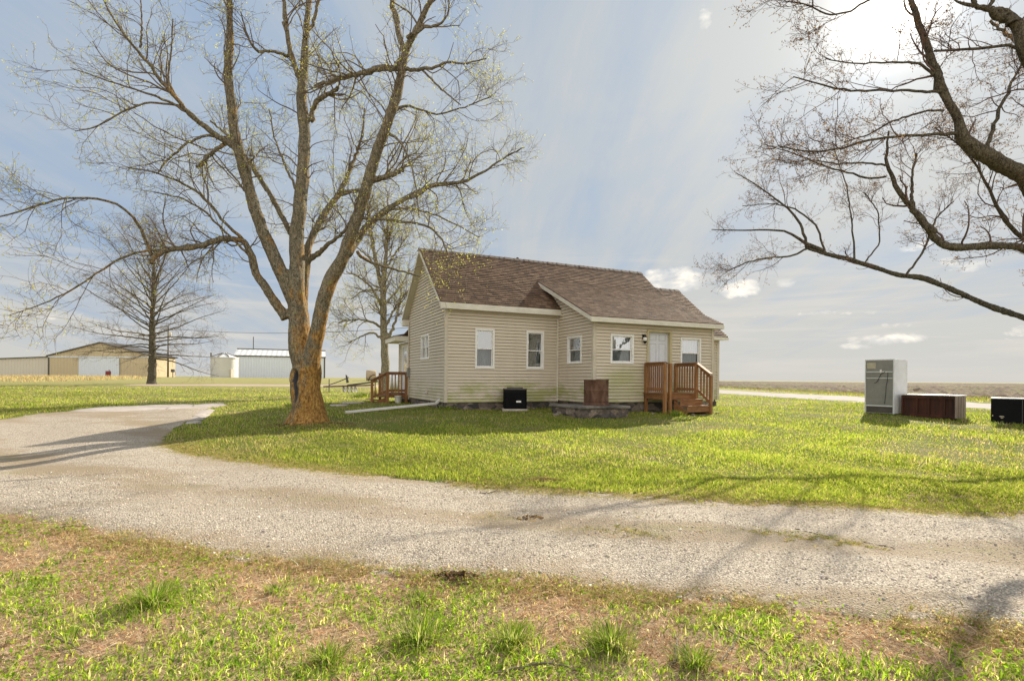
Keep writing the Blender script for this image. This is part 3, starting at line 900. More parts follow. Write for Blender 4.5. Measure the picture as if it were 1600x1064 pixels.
def leaves_disc(P, size, zoff, col):
    """small tilted leaflets"""
    n = len(P)
    c = np.stack([P[:, 0], P[:, 1], gz(P[:, 0], P[:, 1]) + zoff], -1)
    a = rng.normal(0, 1, (n, 3)); a[:, 2] *= .35; a /= np.linalg.norm(a, axis=1, keepdims=True)
    b = rng.normal(0, 1, (n, 3)); b[:, 2] *= .35; b -= a * (a * b).sum(1, keepdims=True); b /= np.linalg.norm(b, axis=1, keepdims=True)
    s = size[:, None]
    V = np.stack([c - a * s, c - b * s * .55, c + a * s, c + b * s * .55], 1).reshape(-1, 3)
    return V, np.arange(4 * n).reshape(-1, 4), np.repeat(col, 4, 0)


P = verge_pts(150000)
g = vnoise(P[:, 0] * 2.9, P[:, 1] * 3.3, 14.0)
P = P[g > .05]
n = len(P)
V, F, T = leaves_disc(P, rng.uniform(.006, .016, n), rng.uniform(.006, .045, n), pal(n, [(0.22, 0.38, 0.02), (0.36, 0.48, 0.04), (0.11, 0.21, 0.02)], (4, 4, 2)))
tag(np_mesh('clover_patch', V, F, M['grass'], smooth=False, tint=T), 'low patches of small bright green clover leaves in the verge', 'clover', kind='stuff')


# weeds in the centre strip of the drive, and straggling edges
def strip_pts(line, n, sd):
    L = np.array(line); seg = rng.integers(0, len(L) - 1, n); t = rng.uniform(0, 1, n)[:, None]
    P = L[seg] * (1 - t) + L[seg + 1] * t
    return P + rng.normal(0, 1, (n, 2)) * sd


cs = [gp(*q) for q in ((760, 815), (900, 812), (1020, 826), (1150, 838), (1290, 850), (1420, 862), (1520, 872), (1600, 882))]
P = strip_pts(cs, 60000, .16)
g = vnoise(P[:, 0] * 4.5, P[:, 1] * 6, 3.0)
P1 = P[(g > .35) & (rng.uniform(0, 1, len(P)) < .8)]
P2 = np.concatenate([strip_pts(drive_top[3:], 90000, .17), strip_pts(drive_bot[:-1], 40000, .12)])
g2 = vnoise(P2[:, 0] * 2.5, P2[:, 1] * 3, 7.0)
P2 = P2[g2 > -.15]
PP = np.concatenate([P1, P2]); n = len(PP)
nb_ = P2[:, 1] < np.interp(P2[:, 0], [p[0] for p in drive_bot[::-1]], [p[1] for p in drive_bot[::-1]]) + .45
cG = pal(n, [(0.20, 0.26, 0.03), (0.34, 0.34, 0.06), (0.62, 0.50, 0.34), (0.46, 0.32, 0.2)], (3, 3, 4, 3))
isb = np.concatenate([np.zeros(len(P1), bool), nb_]) & (rng.uniform(0, 1, n) < .8)
cG[isb] = pal(int(isb.sum()), [(0.68, 0.54, 0.37), (0.52, 0.35, 0.23), (0.30, 0.20, 0.13), (0.30, 0.36, 0.06)], (4, 3, 2, 2))
V, F, T = blades(PP, rng.uniform(.008, .036, n), rng.uniform(.004, .010, n), cG, 2.0, .8)
tag(np_mesh('driveway_weeds', V, F, M['grass'], smooth=False, tint=T), 'sparse weeds straggling through the gravel and along its edges', 'weeds', kind='stuff')

# taller tufts: each one a thing
def tuft(px, py, r, h, nb, label, grp, dry=.25):
    c = on_ground(px, py)
    a = rng.uniform(0, 2 * np.pi, nb); rr = r * 1.15 * np.abs(rng.normal(0, .55, nb))
    P = np.stack([c.x + rr * np.cos(a), c.y + rr * np.sin(a)], -1)
    Hh = h * rng.uniform(.3, 1.0, nb)
    z0 = gz(P[:, 0], P[:, 1])
    K = 5
    t = np.linspace(0, 1, K)[None, :]
    az = a + rng.normal(0, .6, nb)
    lean = rng.uniform(.15, 1.5, nb)[:, None] * Hh[:, None]
    X = P[:, 0:1] + np.cos(az)[:, None] * lean * t ** 1.7
    Yc = P[:, 1:2] + np.sin(az)[:, None] * lean * t ** 1.7
    Z = z0[:, None] + Hh[:, None] * (t - .22 * t ** 3 * lean / Hh[:, None])
    ctr = np.stack([X, Yc, Z], -1)
    wd = (1 + .16 * max(0, math.hypot(c.x, c.y) - 5)) * np.stack([-np.sin(az), np.cos(az), np.zeros(nb)], -1)[:, None] * (rng.uniform(.0018, .0034, nb)[:, None] * np.array([1, 1, .85, .6, .08])[None])[..., None]
    V = np.stack([ctr - wd, ctr + wd], 2)                       # nb,K,2,3
    idx = np.arange(nb * K * 2).reshape(nb, K, 2)
    F = np.stack([idx[:, :-1, 0], idx[:, :-1, 1], idx[:, 1:, 1], idx[:, 1:, 0]], -1).reshape(-1, 4)
    isd = rng.uniform(0, 1, nb) < dry
    col = np.where(isd[:, None], pal(nb, [(0.55, 0.48, 0.30), (0.42, 0.34, 0.2)], (1, 1)), pal(nb, [(0.22, 0.32, 0.04), (0.36, 0.44, 0.07), (0.14, 0.22, 0.04)], (3, 3, 2)))
    o = np_mesh('grass_tuft', V.reshape(-1, 3), F, M['grass'], smooth=False, tint=np.repeat(col, K * 2, 0))
    tag(o, label, 'grass tuft', grp)


TG = 'grass tufts standing in the verge'
for a in ((240, 945, .13, .16, 420, 'pale green grass tuft far to the left in the dry verge'),
          (510, 1035, .10, .12, 330, 'yellow green grass tuft at the bottom edge, left of the middle tufts'),
          (655, 1000, .14, .15, 460, 'wide grass tuft left of the curved stick in the verge'),
          (800, 1005, .11, .13, 380, 'green grass tuft directly above the curved brown stick'),
          (955, 1012, .13, .15, 480, 'tall bright grass tuft to the right of the curved stick'),
          (430, 925, .08, .07, 160, 'small low grass tuft close to the gravel edge, left part of the verge'),
          (655, 940, .10, .08, 200, 'low grass tuft just below the heap of dead leaves'),
          (1085, 1040, .09, .11, 300, 'dark green grass tuft at the bottom edge beside the pale dead twig')):
    tuft(*a, TG)

# stubble and weeds on the plowed field and the ditch beyond the road
P = np.stack([rng.uniform(23, 75, 90000), 14 + 80 * rng.uniform(0, 1, 90000) ** 1.4], -1)
P = P[(vnoise(P[:, 0] * .5, P[:, 1] * .22, 3.0) > .05) | (P[:, 0] < 29.5)]
P = P[~pip(P, ROAD)]
n = len(P)
V, F, T = blades(P, rng.uniform(.06, .26, n), rng.uniform(.012, .035, n), pal(n, [(0.18, 0.22, 0.05), (0.26, 0.28, 0.08), (0.32, 0.23, 0.15), (0.20, 0.13, 0.08)], (3, 3, 3, 2)), 1.0, .6)
tag(np_mesh('field_stubble', V, F, M['grass'], smooth=False, tint=T), 'weeds and stubble on the plowed field beyond the road', 'stubble', kind='stuff')
# tall dry grass on the far left before the sheds
P = np.stack([rng.uniform(-110, -52, 12000), rng.uniform(58, 100, 12000)], -1)
P = P[P[:, 0] < -P[:, 1] * .66 + 12 * vnoise(P[:, 0] * .1, P[:, 1] * .1)]
n = len(P)
V, F, T = blades(P, rng.uniform(.15, .5, n), rng.uniform(.03, .06, n), pal(n, [(0.50, 0.38, 0.25), (0.44, 0.30, 0.19), (0.58, 0.48, 0.33)], (3, 3, 2)), .7, .6)
tag(np_mesh('dry_grass', V, F, M['grass'], smooth=False, tint=T), 'tall tan dry grass on the field in front of the long shed', 'dry grass', kind='stuff')

# loose stones
n = 30000
P = np.stack([rng.uniform(-8.5, 9.5, n * 3), 2.4 + 5.5 * rng.uniform(0, 1, n * 3) ** 1.2], -1)
P = P[pip(P, DRIVE)][:n]
P = P[vnoise(P[:, 0] * .8, P[:, 1] * 2.2, 1.0) > -.62]
n = len(P)
ico = np.array([(0, 0, 1), (.89, 0, .45), (.28, .85, .45), (-.72, .53, .45), (-.72, -.53, .45), (.28, -.85, .45), (.72, .53, -.45), (-.28, .85, -.45), (-.89, 0, -.45), (-.28, -.85, -.45), (.72, -.53, -.45), (0, 0, -1)])
icf = np.array([(0, 1, 2), (0, 2, 3), (0, 3, 4), (0, 4, 5), (0, 5, 1), (1, 6, 2), (2, 7, 3), (3, 8, 4), (4, 9, 5), (5, 10, 1), (2, 6, 7), (3, 7, 8), (4, 8, 9), (5, 9, 10), (1, 10, 6)])
sz = rng.lognormal(math.log(.0052), .38, n)
V = ico[None] * rng.uniform(.7, 1.25, (n, 12, 1)) * sz[:, None, None] * np.stack([rng.uniform(.8, 1.5, n), rng.uniform(.7, 1.1, n), rng.uniform(.45, .85, n)], -1)[:, None]
a = rng.uniform(0, 2 * np.pi, n)
V = np.stack([V[..., 0] * np.cos(a)[:, None] - V[..., 1] * np.sin(a)[:, None], V[..., 0] * np.sin(a)[:, None] + V[..., 1] * np.cos(a)[:, None], V[..., 2]], -1)
V += np.stack([P[:, 0], P[:, 1], gz(P[:, 0], P[:, 1]) + .010 + sz * .25], -1)[:, None]
F = (np.arange(n)[:, None, None] * 12 + icf[None]).reshape(-1, 3)
T = np.repeat(pal(n, [(0.60, 0.53, 0.42), (0.50, 0.42, 0.32), (0.32, 0.28, 0.24), (0.68, 0.62, 0.52)], (4, 4, 3, 1)), 12, 0)
tag(np_mesh('loose_gravel', V.reshape(-1, 3), F, M['pebble'], smooth=False, tint=T), 'loose pale limestone stones scattered over the driveway', 'gravel', kind='stuff')


# dead sticks and leaf heaps on the verge
def stick(pts, r, label, mat='twig', twigs=()):
    ps = []
    for (px, py, h) in pts:
        p = on_ground(px, py); ps.append((p.x, p.y, p.z + h))
    mb = MB()
    P_ = np.array(ps); tt = np.linspace(0, 1, len(ps)); ti = np.linspace(0, 1, 12)
    Q = np.stack([np.interp(ti, tt, P_[:, k]) for k in range(3)], -1) + rng.normal(0, r * .6, (12, 3))
    mb.tube(Q, [r * (1 - .55 * t) for t in ti], 7)
    for (i, dx, dy, L) in twigs:
        q = Q[i]; mb.tube([q, q + np.array([dx, dy, .02]) * L * .5, q + np.array([dx, dy * .7, .05]) * L], [r * .5, r * .4, r * .2], 5)
    o = mb.build('stick', M[mat], smooth=True)
    tag(o, label, 'stick', 'dead sticks on the verge')


stick([(772, 1054, .01), (815, 1050, .02), (845, 1043, .03), (872, 1043, .02), (905, 1052, .01)], .010, 'curved thick brown stick lying below the middle grass tufts', 'twig', ((7, .4, .6, .10),))
stick([(1038, 1046, .0), (1055, 1035, .03), (1058, 1015, .04), (1052, 998, .03)], .008, 'crooked upright brown stick right of the tall bright tuft')
stick([(1122, 1042, .0), (1138, 1022, .02), (1154, 1001, .03)], .005, 'short straight pale twig leaning in the clover at the lower right')
stick([(1110, 977, .01), (1140, 992, .02), (1175, 1010, .02), (1215, 1037, .01)], .006, 'long thin dead twig stretched across the clover at the lower right', 'twig', ((4, .2, .8, .12), (7, .6, -.3, .1)))
stick([(1222, 994, .01), (1250, 1000, .01)], .007, 'stubby piece of dead branch at the top of the clover patch', 'twig_dark')
stick([(1262, 1048, .01), (1280, 1040, .02), (1294, 1024, .03)], .006, 'bent dead twig rising from the dry verge at the lower right', 'twig')
stick([(85, 1003, .03), (110, 1012, .02), (133, 1024, .01), (95, 1050, .0)], .005, 'forked dead twig in the dry grass at the lower left', 'twig', ((5, -.8, -.3, .18),))
stick([(80, 828, .01), (105, 825, .015), (133, 823, .01)], .007, 'thin dark stick at the gravel edge on the left', 'twig_dark')
stick([(1240, 827, .01), (1265, 834, .01), (1296, 841, .01)], .008, 'dark twig lying on the gravel in the right half', 'twig_dark')
stick([(1350, 849, .01), (1375, 854, .01), (1398, 859, .01)], .008, 'dark twig lying on the gravel, farther right of the two', 'twig_dark')
stick([(750, 772, .01), (765, 773, .02), (778, 768, .03)], .008, 'pale forked twig where the gravel meets the lawn', 'twig', ((6, .5, .5, .25),))


def leaf_heap(px, py, r, n, label, cols):
    c = on_ground(px, py)
    a = rng.uniform(0, 2 * np.pi, n); rr = r * np.sqrt(rng.uniform(0, 1, n))
    P = np.stack([c.x + rr * np.cos(a) * 1.5, c.y + rr * np.sin(a) * .8], -1)
    V, F, T = leaves_disc(P, rng.uniform(.012, .03, n), rng.uniform(.01, .05, n) * (1.2 - rr / r), pal(n, cols, (1,) * len(cols)))
    tag(np_mesh('leaf_heap', V, F, M['grass'], smooth=False, tint=T), label, 'dead leaves', 'heaps of dead leaves and dry grass')


leaf_heap(484, 664, .75, 900, 'ring of dead leaves and bare bark crumbs round the foot of the big maple', [(0.20, 0.13, 0.08), (0.34, 0.23, 0.14), (0.10, 0.065, 0.04)])
leaf_heap(712, 905, .13, 170, 'small heap of curled dark brown leaves at the gravel edge', [(0.10, 0.06, 0.04), (0.22, 0.13, 0.08), (0.05, 0.035, 0.03)])
leaf_heap(827, 812, .12, 70, 'brown dead leaves lying in the middle of the gravel', [(0.16, 0.10, 0.06), (0.28, 0.19, 0.11)])
leaf_heap(850, 752, .20, 600, 'tan heap of dry cut grass at the lawn edge', [(0.46, 0.35, 0.2), (0.38, 0.27, 0.15)])
#@@HOUSE

# ------------------------------------------------------------------ the house (local frame: a along the front, b to the back)
A1, A2, BW, WD = 3.956, 8.70, -2.19, 4.60
RE, OV = 8.92, 0.235
SL = 0.84; EZ = 3.28                                            # main roof: pitch and height of the eave
RB = WD / 2; RZ = EZ + SL * (RB + OV)
WSL, WEZ = 0.448, 2.835                                         # lower pitch of the front wing
house = empty('farmhouse', (HOUSE_O[0], HOUSE_O[1], 0), TH, 'single storey beige sided farmhouse with brown shingle roof and a front wing', 'house')


class Fr:
    def __init__(s, O, U, N):
        s.O, s.U, s.N = Vector(O), Vector(U), Vector(N)

    def p(s, u, z, off=0.0):
        return s.O + s.U * u + s.N * off + Vector((0, 0, z))

    def box(s, mb, u0, u1, z0, z1, o0, o1, mi=0):
        vs = [s.p(u, z, o) for z in (z0, z1) for (u, o) in ((u0, o0), (u1, o0), (u1, o1), (u0, o1))]
        return mb.add(vs, [(0, 3, 2, 1), (4, 5, 6, 7), (0, 1, 5, 4), (1, 2, 6, 5), (2, 3, 7, 6), (3, 0, 4, 7)], mi)


def siding(fr, u0, u1, z0, z1, opens=(), name='wall', mat='siding', step=.1, jut=.020):
    """clapboard courses as real laps, cut round the openings; u0/u1 may be functions of z"""
    f0 = u0 if callable(u0) else (lambda z: u0)
    f1 = u1 if callable(u1) else (lambda z: u1)
    mb = MB()
    k = 0
    z = z0
    while z < z1 - 1e-4:
        zt = min(z + step, z1)
        cuts = sorted({z, zt - .02 if zt - z > .05 else zt} | {q for o in opens for q in (o[2], o[3]) if z < q < zt - .02})
        for c0, c1 in zip(cuts[:-1], cuts[1:]):
            mid = (c0 + c1) / 2
            sp = [(None, None)]
            hs = sorted([(o[0], o[1]) for o in opens if o[2] <= mid <= o[3]])
            edges = []
            cur = None
            segs = []
            left = 'L'
            for h in hs:
                segs.append((left, h[0])); left = h[1]
            segs.append((left, 'R'))
            for (a, b) in segs:
                a0 = f0(c0) if a == 'L' else a; a1 = f0(c1) if a == 'L' else a
                b0 = f1(c0) if b == 'R' else b; b1 = f1(c1) if b == 'R' else b
                if b0 - a0 < 1e-3: continue
                b1 = max(b1, a1 + 1e-4)
                o0 = jut - (jut - .002) * (c0 - z) / step; o1 = jut - (jut - .002) * (c1 - z) / step
                mb.quad(fr.p(a0, c0, o0), fr.p(b0, c0, o0), fr.p(b1, c1, o1), fr.p(a1, c1, o1))
                if c0 == z:     # lap: the lip stands over a narrow undercut channel
                    mb.quad(fr.p(a0, c0 + .004, -.03), fr.p(b0, c0 + .004, -.03), fr.p(b0, c0, jut), fr.p(a0, c0, jut))
                    mb.quad(fr.p(a0, c0 - .022, -.03), fr.p(b0, c0 - .022, -.03), fr.p(b0, c0 + .004, -.03), fr.p(a0, c0 + .004, -.03))
        z = zt
    return mb.build(name, M[mat], house)


def roofplane(name, a0, a1, b_lo, z_lo, b_hi, z_hi, thick=.05, step=.118, clip=None):
    """shingle courses as small steps going up the slope"""
    mb = MB()
    L = math.hypot(b_hi - b_lo, z_hi - z_lo)
    n = max(1, round(L / step))
    db, dz = (b_hi - b_lo) / L, (z_hi - z_lo) / L
    nb_, nz_ = -dz, db
    if nz_ < 0: nb_, nz_ = -nb_, -nz_
    P = lambda a, s, h: Vector((a, b_lo + db * s + nb_ * h, z_lo + dz * s + nz_ * h))
    jut = .017
    na = max(1, int((a1 - a0) / .3))
    for i in range(n):
        s0, s1 = L * i / n, L * (i + 1) / n
        for j in range(na):
            x0 = a0 + (a1 - a0) * j / na; x1 = a0 + (a1 - a0) * (j + 1) / na
            w = [random.uniform(-.002, .003) for _ in range(2)]
            mb.quad(P(x0, s0, jut + w[0]), P(x1, s0, jut + w[1]), P(x1, s1, 0), P(x0, s1, 0))
            mb.quad(P(x0, s0, 0), P(x1, s0, 0), P(x1, s0, jut + w[1]), P(x0, s0, jut + w[0]))
    # slab below
    mb.add([P(a0, 0, -.002), P(a1, 0, -.002), P(a1, L, -.002), P(a0, L, -.002), P(a0, 0, -thick), P(a1, 0, -thick), P(a1, L, -thick), P(a0, L, -thick)],
           [(4, 7, 6, 5), (0, 1, 5, 4), (1, 2, 6, 5), (3, 0, 4, 7)], 0)
    return mb.build(name, M['shingle'], house)


fr_front = Fr((0, 0, 0), (1, 0, 0), (0, -1, 0))
fr_gable = Fr((0, WD, 0), (0, -1, 0), (-1, 0, 0))
fr_wside = Fr((A1, 0, 0), (0, -1, 0), (-1, 0, 0))
fr_wing = Fr((A1, BW, 0), (1, 0, 0), (0, -1, 0))
fr_wright = Fr((A2, BW, 0), (0, 1, 0), (1, 0, 0))
fr_rgable = Fr((RE, 0, 0), (0, 1, 0), (1, 0, 0))
fr_back = Fr((RE, WD, 0), (-1, 0, 0), (0, 1, 0))
LG_B0, LG_A1, LG_E, LG_R = -1.045, 10.10, 2.54, 4.62              # lower gabled end at the right
fr_lfront = Fr((A2, LG_B0, 0), (1, 0, 0), (0, -1, 0))
fr_lright = Fr((LG_A1, LG_B0, 0), (0, 1, 0), (1, 0, 0))
fr_add = Fr((0, 6.33, 0), (0, -1, 0), (-1, 0, 0))               # rear addition, its door faces the side deck

zr = lambda b: EZ - .085 + SL * (min(b, WD - b) + OV)           # underside of the main roof
gz0 = lambda z: WD - (WD if z < zr(0) else WD - (z - EZ + .085) / SL + OV)
WIN = dict(w1=(.984, 1.621, 1.28, 2.527), w2=(2.777, 3.401, 1.285, 2.522))
siding(fr_front, .05, A1 - .04, .22, 3.24, [WIN['w1'], WIN['w2']])


def gl(z):
    return 0.0 if z < zr(0) else (z - EZ + .085) / SL - OV


GW = (1.80, 2.80, 1.61, 2.445)
siding(fr_gable, lambda z: gl(z), lambda z: WD - .05 if z < zr(0) else WD - gl(z), .22, RZ - .12, [(WD - GW[1], WD - GW[0], GW[2], GW[3])], mat='siding_clean')
siding(fr_rgable, lambda z: gl(z), lambda z: WD - gl(z), .22, RZ - .12)
siding(fr_back, 0, RE, .22, 3.24)
WS = (.672, 1.527, 1.455, 2.326)
zw = lambda b: WEZ - .10 + WSL * (b - BW + OV)
siding(fr_wside, 0.04, -BW - .05, .25, zw(BW) , [WS])
siding(fr_wside, lambda z: -1.25, lambda z: -((z - (WEZ - .10)) / WSL + BW - OV) , zw(BW), 4.25)
W3 = (4.568 - A1, 5.407 - A1, 1.453, 2.342); W4 = (7.297 - A1, 8.141 - A1, 1.35, 2.34)
DR = (5.98 - A1, 6.86 - A1, .56, 2.50)
siding(fr_wing, .05, A2 - A1 - .05, .27, 2.72, [W3, W4, DR])
siding(fr_wright, .05, 2.5, .25, lambda: 0 if False else 2.72) if False else siding(fr_wright, .05, -BW, .25, 2.72)
siding(fr_wright, lambda z: (z - (WEZ - .10)) / WSL - OV if z > zw(BW) else 0, 2.9, 2.72, 3.9)
siding(fr_lfront, 0, LG_A1 - A2 - .05, .27, LG_E - .03)
siding(fr_lright, lambda z: max(0, (z - LG_E) / .784 - .2), lambda z: min(4.8, 4.8 - max(0, (z - LG_E) / .784 - .2)), .27, LG_R - .15)
siding(fr_add, .05, 6.33 - WD, .14, 2.36, [(.62, 1.45, .37, 2.20)], mat='siding_clean')
siding(Fr((3.0, 6.33, 0), (-1, 0, 0), (0, 1, 0)), 0, 3.0, .14, 2.36)

# corner boards
def corner(fr, u, z0, z1, w=.09, mat='trim', side=0):
    mb = MB(); fr.box(mb, u - w, u, z0, z1, -.01, .024); return mb.build('corner_trim', M[mat], house)


mb = MB(); mb.box((-.026, -.026, .21), (.075, .06, 3.25)); mb.build('corner_trim', M['trim'], house)
mb = MB(); mb.box((A1 - .026, BW - .026, .25), (A1 + .085, BW + .085, 2.74)); mb.build('corner_trim', M['trim'], house)
mb = MB(); mb.box((A2 - .08, BW - .026, .25), (A2 + .026, BW + .085, 2.74)); mb.build('corner_trim', M['trim'], house)
mb = MB(); mb.box((A1 - .045, -.045, .21), (A1 + .0, .0, 3.10)); mb.build('corner_trim', M['fascia'], house)
mb = MB(); mb.box((LG_A1 - .08, LG_B0 - .026, .25), (LG_A1 + .026, LG_B0 + .08, LG_E - .04)); mb.build('corner_trim', M['trim'], house)
mb = MB(); mb.box((-.026, WD - .05, .2), (.05, WD + .03, 2.9)); mb.build('corner_trim', M['trim'], house)
mb = MB(); mb.box((-.026, 6.26, .14), (.06, 6.36, 2.36)); mb.build('corner_trim', M['trim'], house)

# foundation: rough stone under the siding
mb = MB()
def fwall(a0, b0, a1, b1, top, d=.0):
    mb.box((min(a0, a1) + d, min(b0, b1) + d, -.35), (max(a0, a1) - d, max(b0, b1) - d, top))
fwall(.05, .05, A1 + 1, WD - .05, .225)
fwall(A1 + .06, BW + .06, A2 - .06, .5, .26)
fwall(A1 + 1, .4, RE - .05, WD - .06, .22)
fwall(A2 - .5, LG_B0 + .07, LG_A1 - .07, 3.3, .262)
fwall(.06, WD - .1, 2.9, 6.27, .145)
fo = mb.build('foundation', M['stone'], house)
for (a, b) in ((.02, .02), (LG_A1 - .35, LG_B0 + .02)):
    mb = MB(); mb.box((a, b, -.1), (a + .30, b + .30, .19)); mb.build('corner_block', M['stone'], house, bevel=.015)

# roofs
RO = []
RO.append(roofplane('roof', -OV, RE + OV, -OV, EZ, RB, RZ))
RO.append(roofplane('roof', -OV, RE + OV, WD + OV, EZ, RB, RZ))
wb_hi = (RZ - SL * RB + 0 - (WEZ - WSL * (BW - OV))) / (WSL - SL)   # where the two slopes meet
wb_hi = 1.235; wz_hi = WEZ + WSL * (wb_hi - BW + OV)
RO.append(roofplane('roof', A1 - OV, A2 + OV, BW - OV, WEZ, wb_hi, wz_hi))
lb_lo = LG_B0 - .235; lb_r = 1.37
RO.append(roofplane('roof', RE + OV + .003, LG_A1 + OV, lb_lo, LG_E, lb_r, LG_R))
RO.append(roofplane('roof', A2 + OV + .003, RE + OV + .002, lb_lo, LG_E, -.30, LG_E + .784 * (-.30 - lb_lo)))
RO.append(roofplane('roof', RE + OV + .003, LG_A1 + OV, 2 * lb_r - lb_lo, LG_E, lb_r, LG_R))
RO.append(roofplane('roof', .02, 3.1, 6.33 + .3, 2.55, WD - .3, 2.95))
# ridge caps
def ridge(a0, a1, b, z):
    mb = MB(); n = int((a1 - a0) / .2)
    for i in range(n):
        x0 = a0 + (a1 - a0) * i / n; x1 = a0 + (a1 - a0) * (i + 1) / n + .02
        h = random.uniform(.0, .012) + .012
        mb.add([(x0, b - .13, z - .105 + h), (x0, b, z + .004 + h), (x0, b + .13, z - .105 + h), (x1, b - .13, z - .105 + h - .01), (x1, b, z + .004 + h - .01), (x1, b + .13, z - .105 + h - .01)],
               [(0, 1, 4, 3), (1, 2, 5, 4), (0, 2, 1), (3, 4, 5)])
    return mb.build('ridge_cap', M['ridge'], house)


ridge(-OV - .04, RE + OV + .01, RB, RZ + .012)
ridge(RE + OV, LG_A1 + OV, lb_r, LG_R + .012)

# fascia, rake boards and soffits
mb = MB()
T = .022
mb.box((-OV - .003, -OV - T, EZ - .205), (A1 - OV + .22, -OV - .002, EZ - .022))                       # main eave
mb.box((A1 - OV - .004, BW - OV - T, WEZ - .165), (A2 + OV + .004, BW - OV - .002, WEZ - .02))          # wing eave
mb.box((A2 + OV + .006, lb_lo - T, LG_E - .13), (LG_A1 + OV + .004, lb_lo - .002, LG_E - .015))
mb.box((-OV - .003, WD + OV + .002, EZ - .205), (RE + OV, WD + OV + T, EZ - .022))
mb.build('fascia', M['fascia'], house)


def rake(a, b0, z0, b1, z1, h, out, name='rake_board', drop=.02):
    """board in the plane a = const under the roof edge"""
    mb = MB()
    e = T if out > 0 else -T
    mb.prism([(a, b0, z0 - drop), (a, b1, z1 - drop), (a, b1, z1 - drop - h), (a, b0, z0 - drop - h)], (e, 0, 0))
    return mb.build(name, M['fascia'], house)


rake(-OV - .001, -OV, EZ, RB, RZ, .10, -1)
rake(-OV - .001, WD + OV, EZ, RB, RZ, .10, -1)
rake(RE + OV + .001, -OV, EZ, RB, RZ, .10, 1)
rake(A1 - OV - .001, BW - OV, WEZ, 1.12, WEZ + WSL * (1.12 - BW + OV), .125, -1)
rake(A2 + OV + .001, BW - OV, WEZ, .2, WEZ + WSL * (.2 - BW + OV), .10, 1)
rake(LG_A1 + OV + .001, lb_lo, LG_E, lb_r, LG_R, .10, 1)
mb = MB()
mb.box((0.0, -OV + .001, EZ - .21), (A1, .03, EZ - .185))
mb.box((A1 - OV + .02, BW - OV + .001, WEZ - .168), (A2 + OV, BW + .03, WEZ - .145))
mb.prism([(-OV + .002, RB, RZ - .075), (-OV + .002, WD + OV, EZ - .075), (-OV + .002, WD + OV, EZ - .10), (-OV + .002, RB, RZ - .10)], (OV, 0, 0))
mb.prism([(-OV + .002, RB, RZ - .075), (-OV + .002, -OV, EZ - .075), (-OV + .002, -OV, EZ - .10), (-OV + .002, RB, RZ - .10)], (OV, 0, 0))
mb.prism([(A1 - OV + .002, BW - OV, WEZ - .07), (A1 - OV + .002, .9, WEZ + WSL * (.9 - BW + OV) - .07), (A1 - OV + .002, .9, WEZ + WSL * (.9 - BW + OV) - .10), (A1 - OV + .002, BW - OV, WEZ - .10)], (OV - .02, 0, 0))
mb.box((A2 + .03, lb_lo, LG_E - .12), (LG_A1 + OV, LG_B0 + .02, LG_E - .095))
mb.build('soffit', M['soffit'], house)
mb = MB()   # boxed returns at the lower rake ends
mb.box((-OV - .018, WD - .02, EZ - .33), (.0, WD + OV + .02, EZ - .10))
mb.build('eave_return', M['fascia'], house); mb = MB()
mb.box((A1 - OV - .018, BW - OV - .012, WEZ - .172), (A1 - .03, BW + .0, WEZ - .16))
mb.build('eave_return', M['fascia'], house)
# flat boarded roof edge over the side door
mb = MB(); mb.box((-.52, WD + .06, 2.40), (.06, 6.42, 2.425)); mb.build('soffit', M['soffit'], house)
mb = MB(); mb.box((-.56, WD + .04, 2.37), (-.521, 6.46, 2.56)); mb.box((-.56, 6.422, 2.37), (.0, 6.46, 2.56)); mb.box((-.52, WD + .03, 2.37), (-.03, WD + .058, 2.56)); mb.build('fascia', M['fascia'], house)
mb = MB(); mb.add([(-.60, WD + .0, 2.565), (.03, WD + .0, 2.70), (.03, 6.5, 2.70), (-.60, 6.5, 2.565), (-.60, WD, 2.545), (.03, WD, 2.68), (.03, 6.5, 2.68), (-.60, 6.5, 2.545)], [(0, 1, 2, 3), (4, 7, 6, 5), (0, 4, 5, 1), (3, 2, 6, 7), (0, 3, 7, 4)])
mb.build('roof', M['shingle'], house)


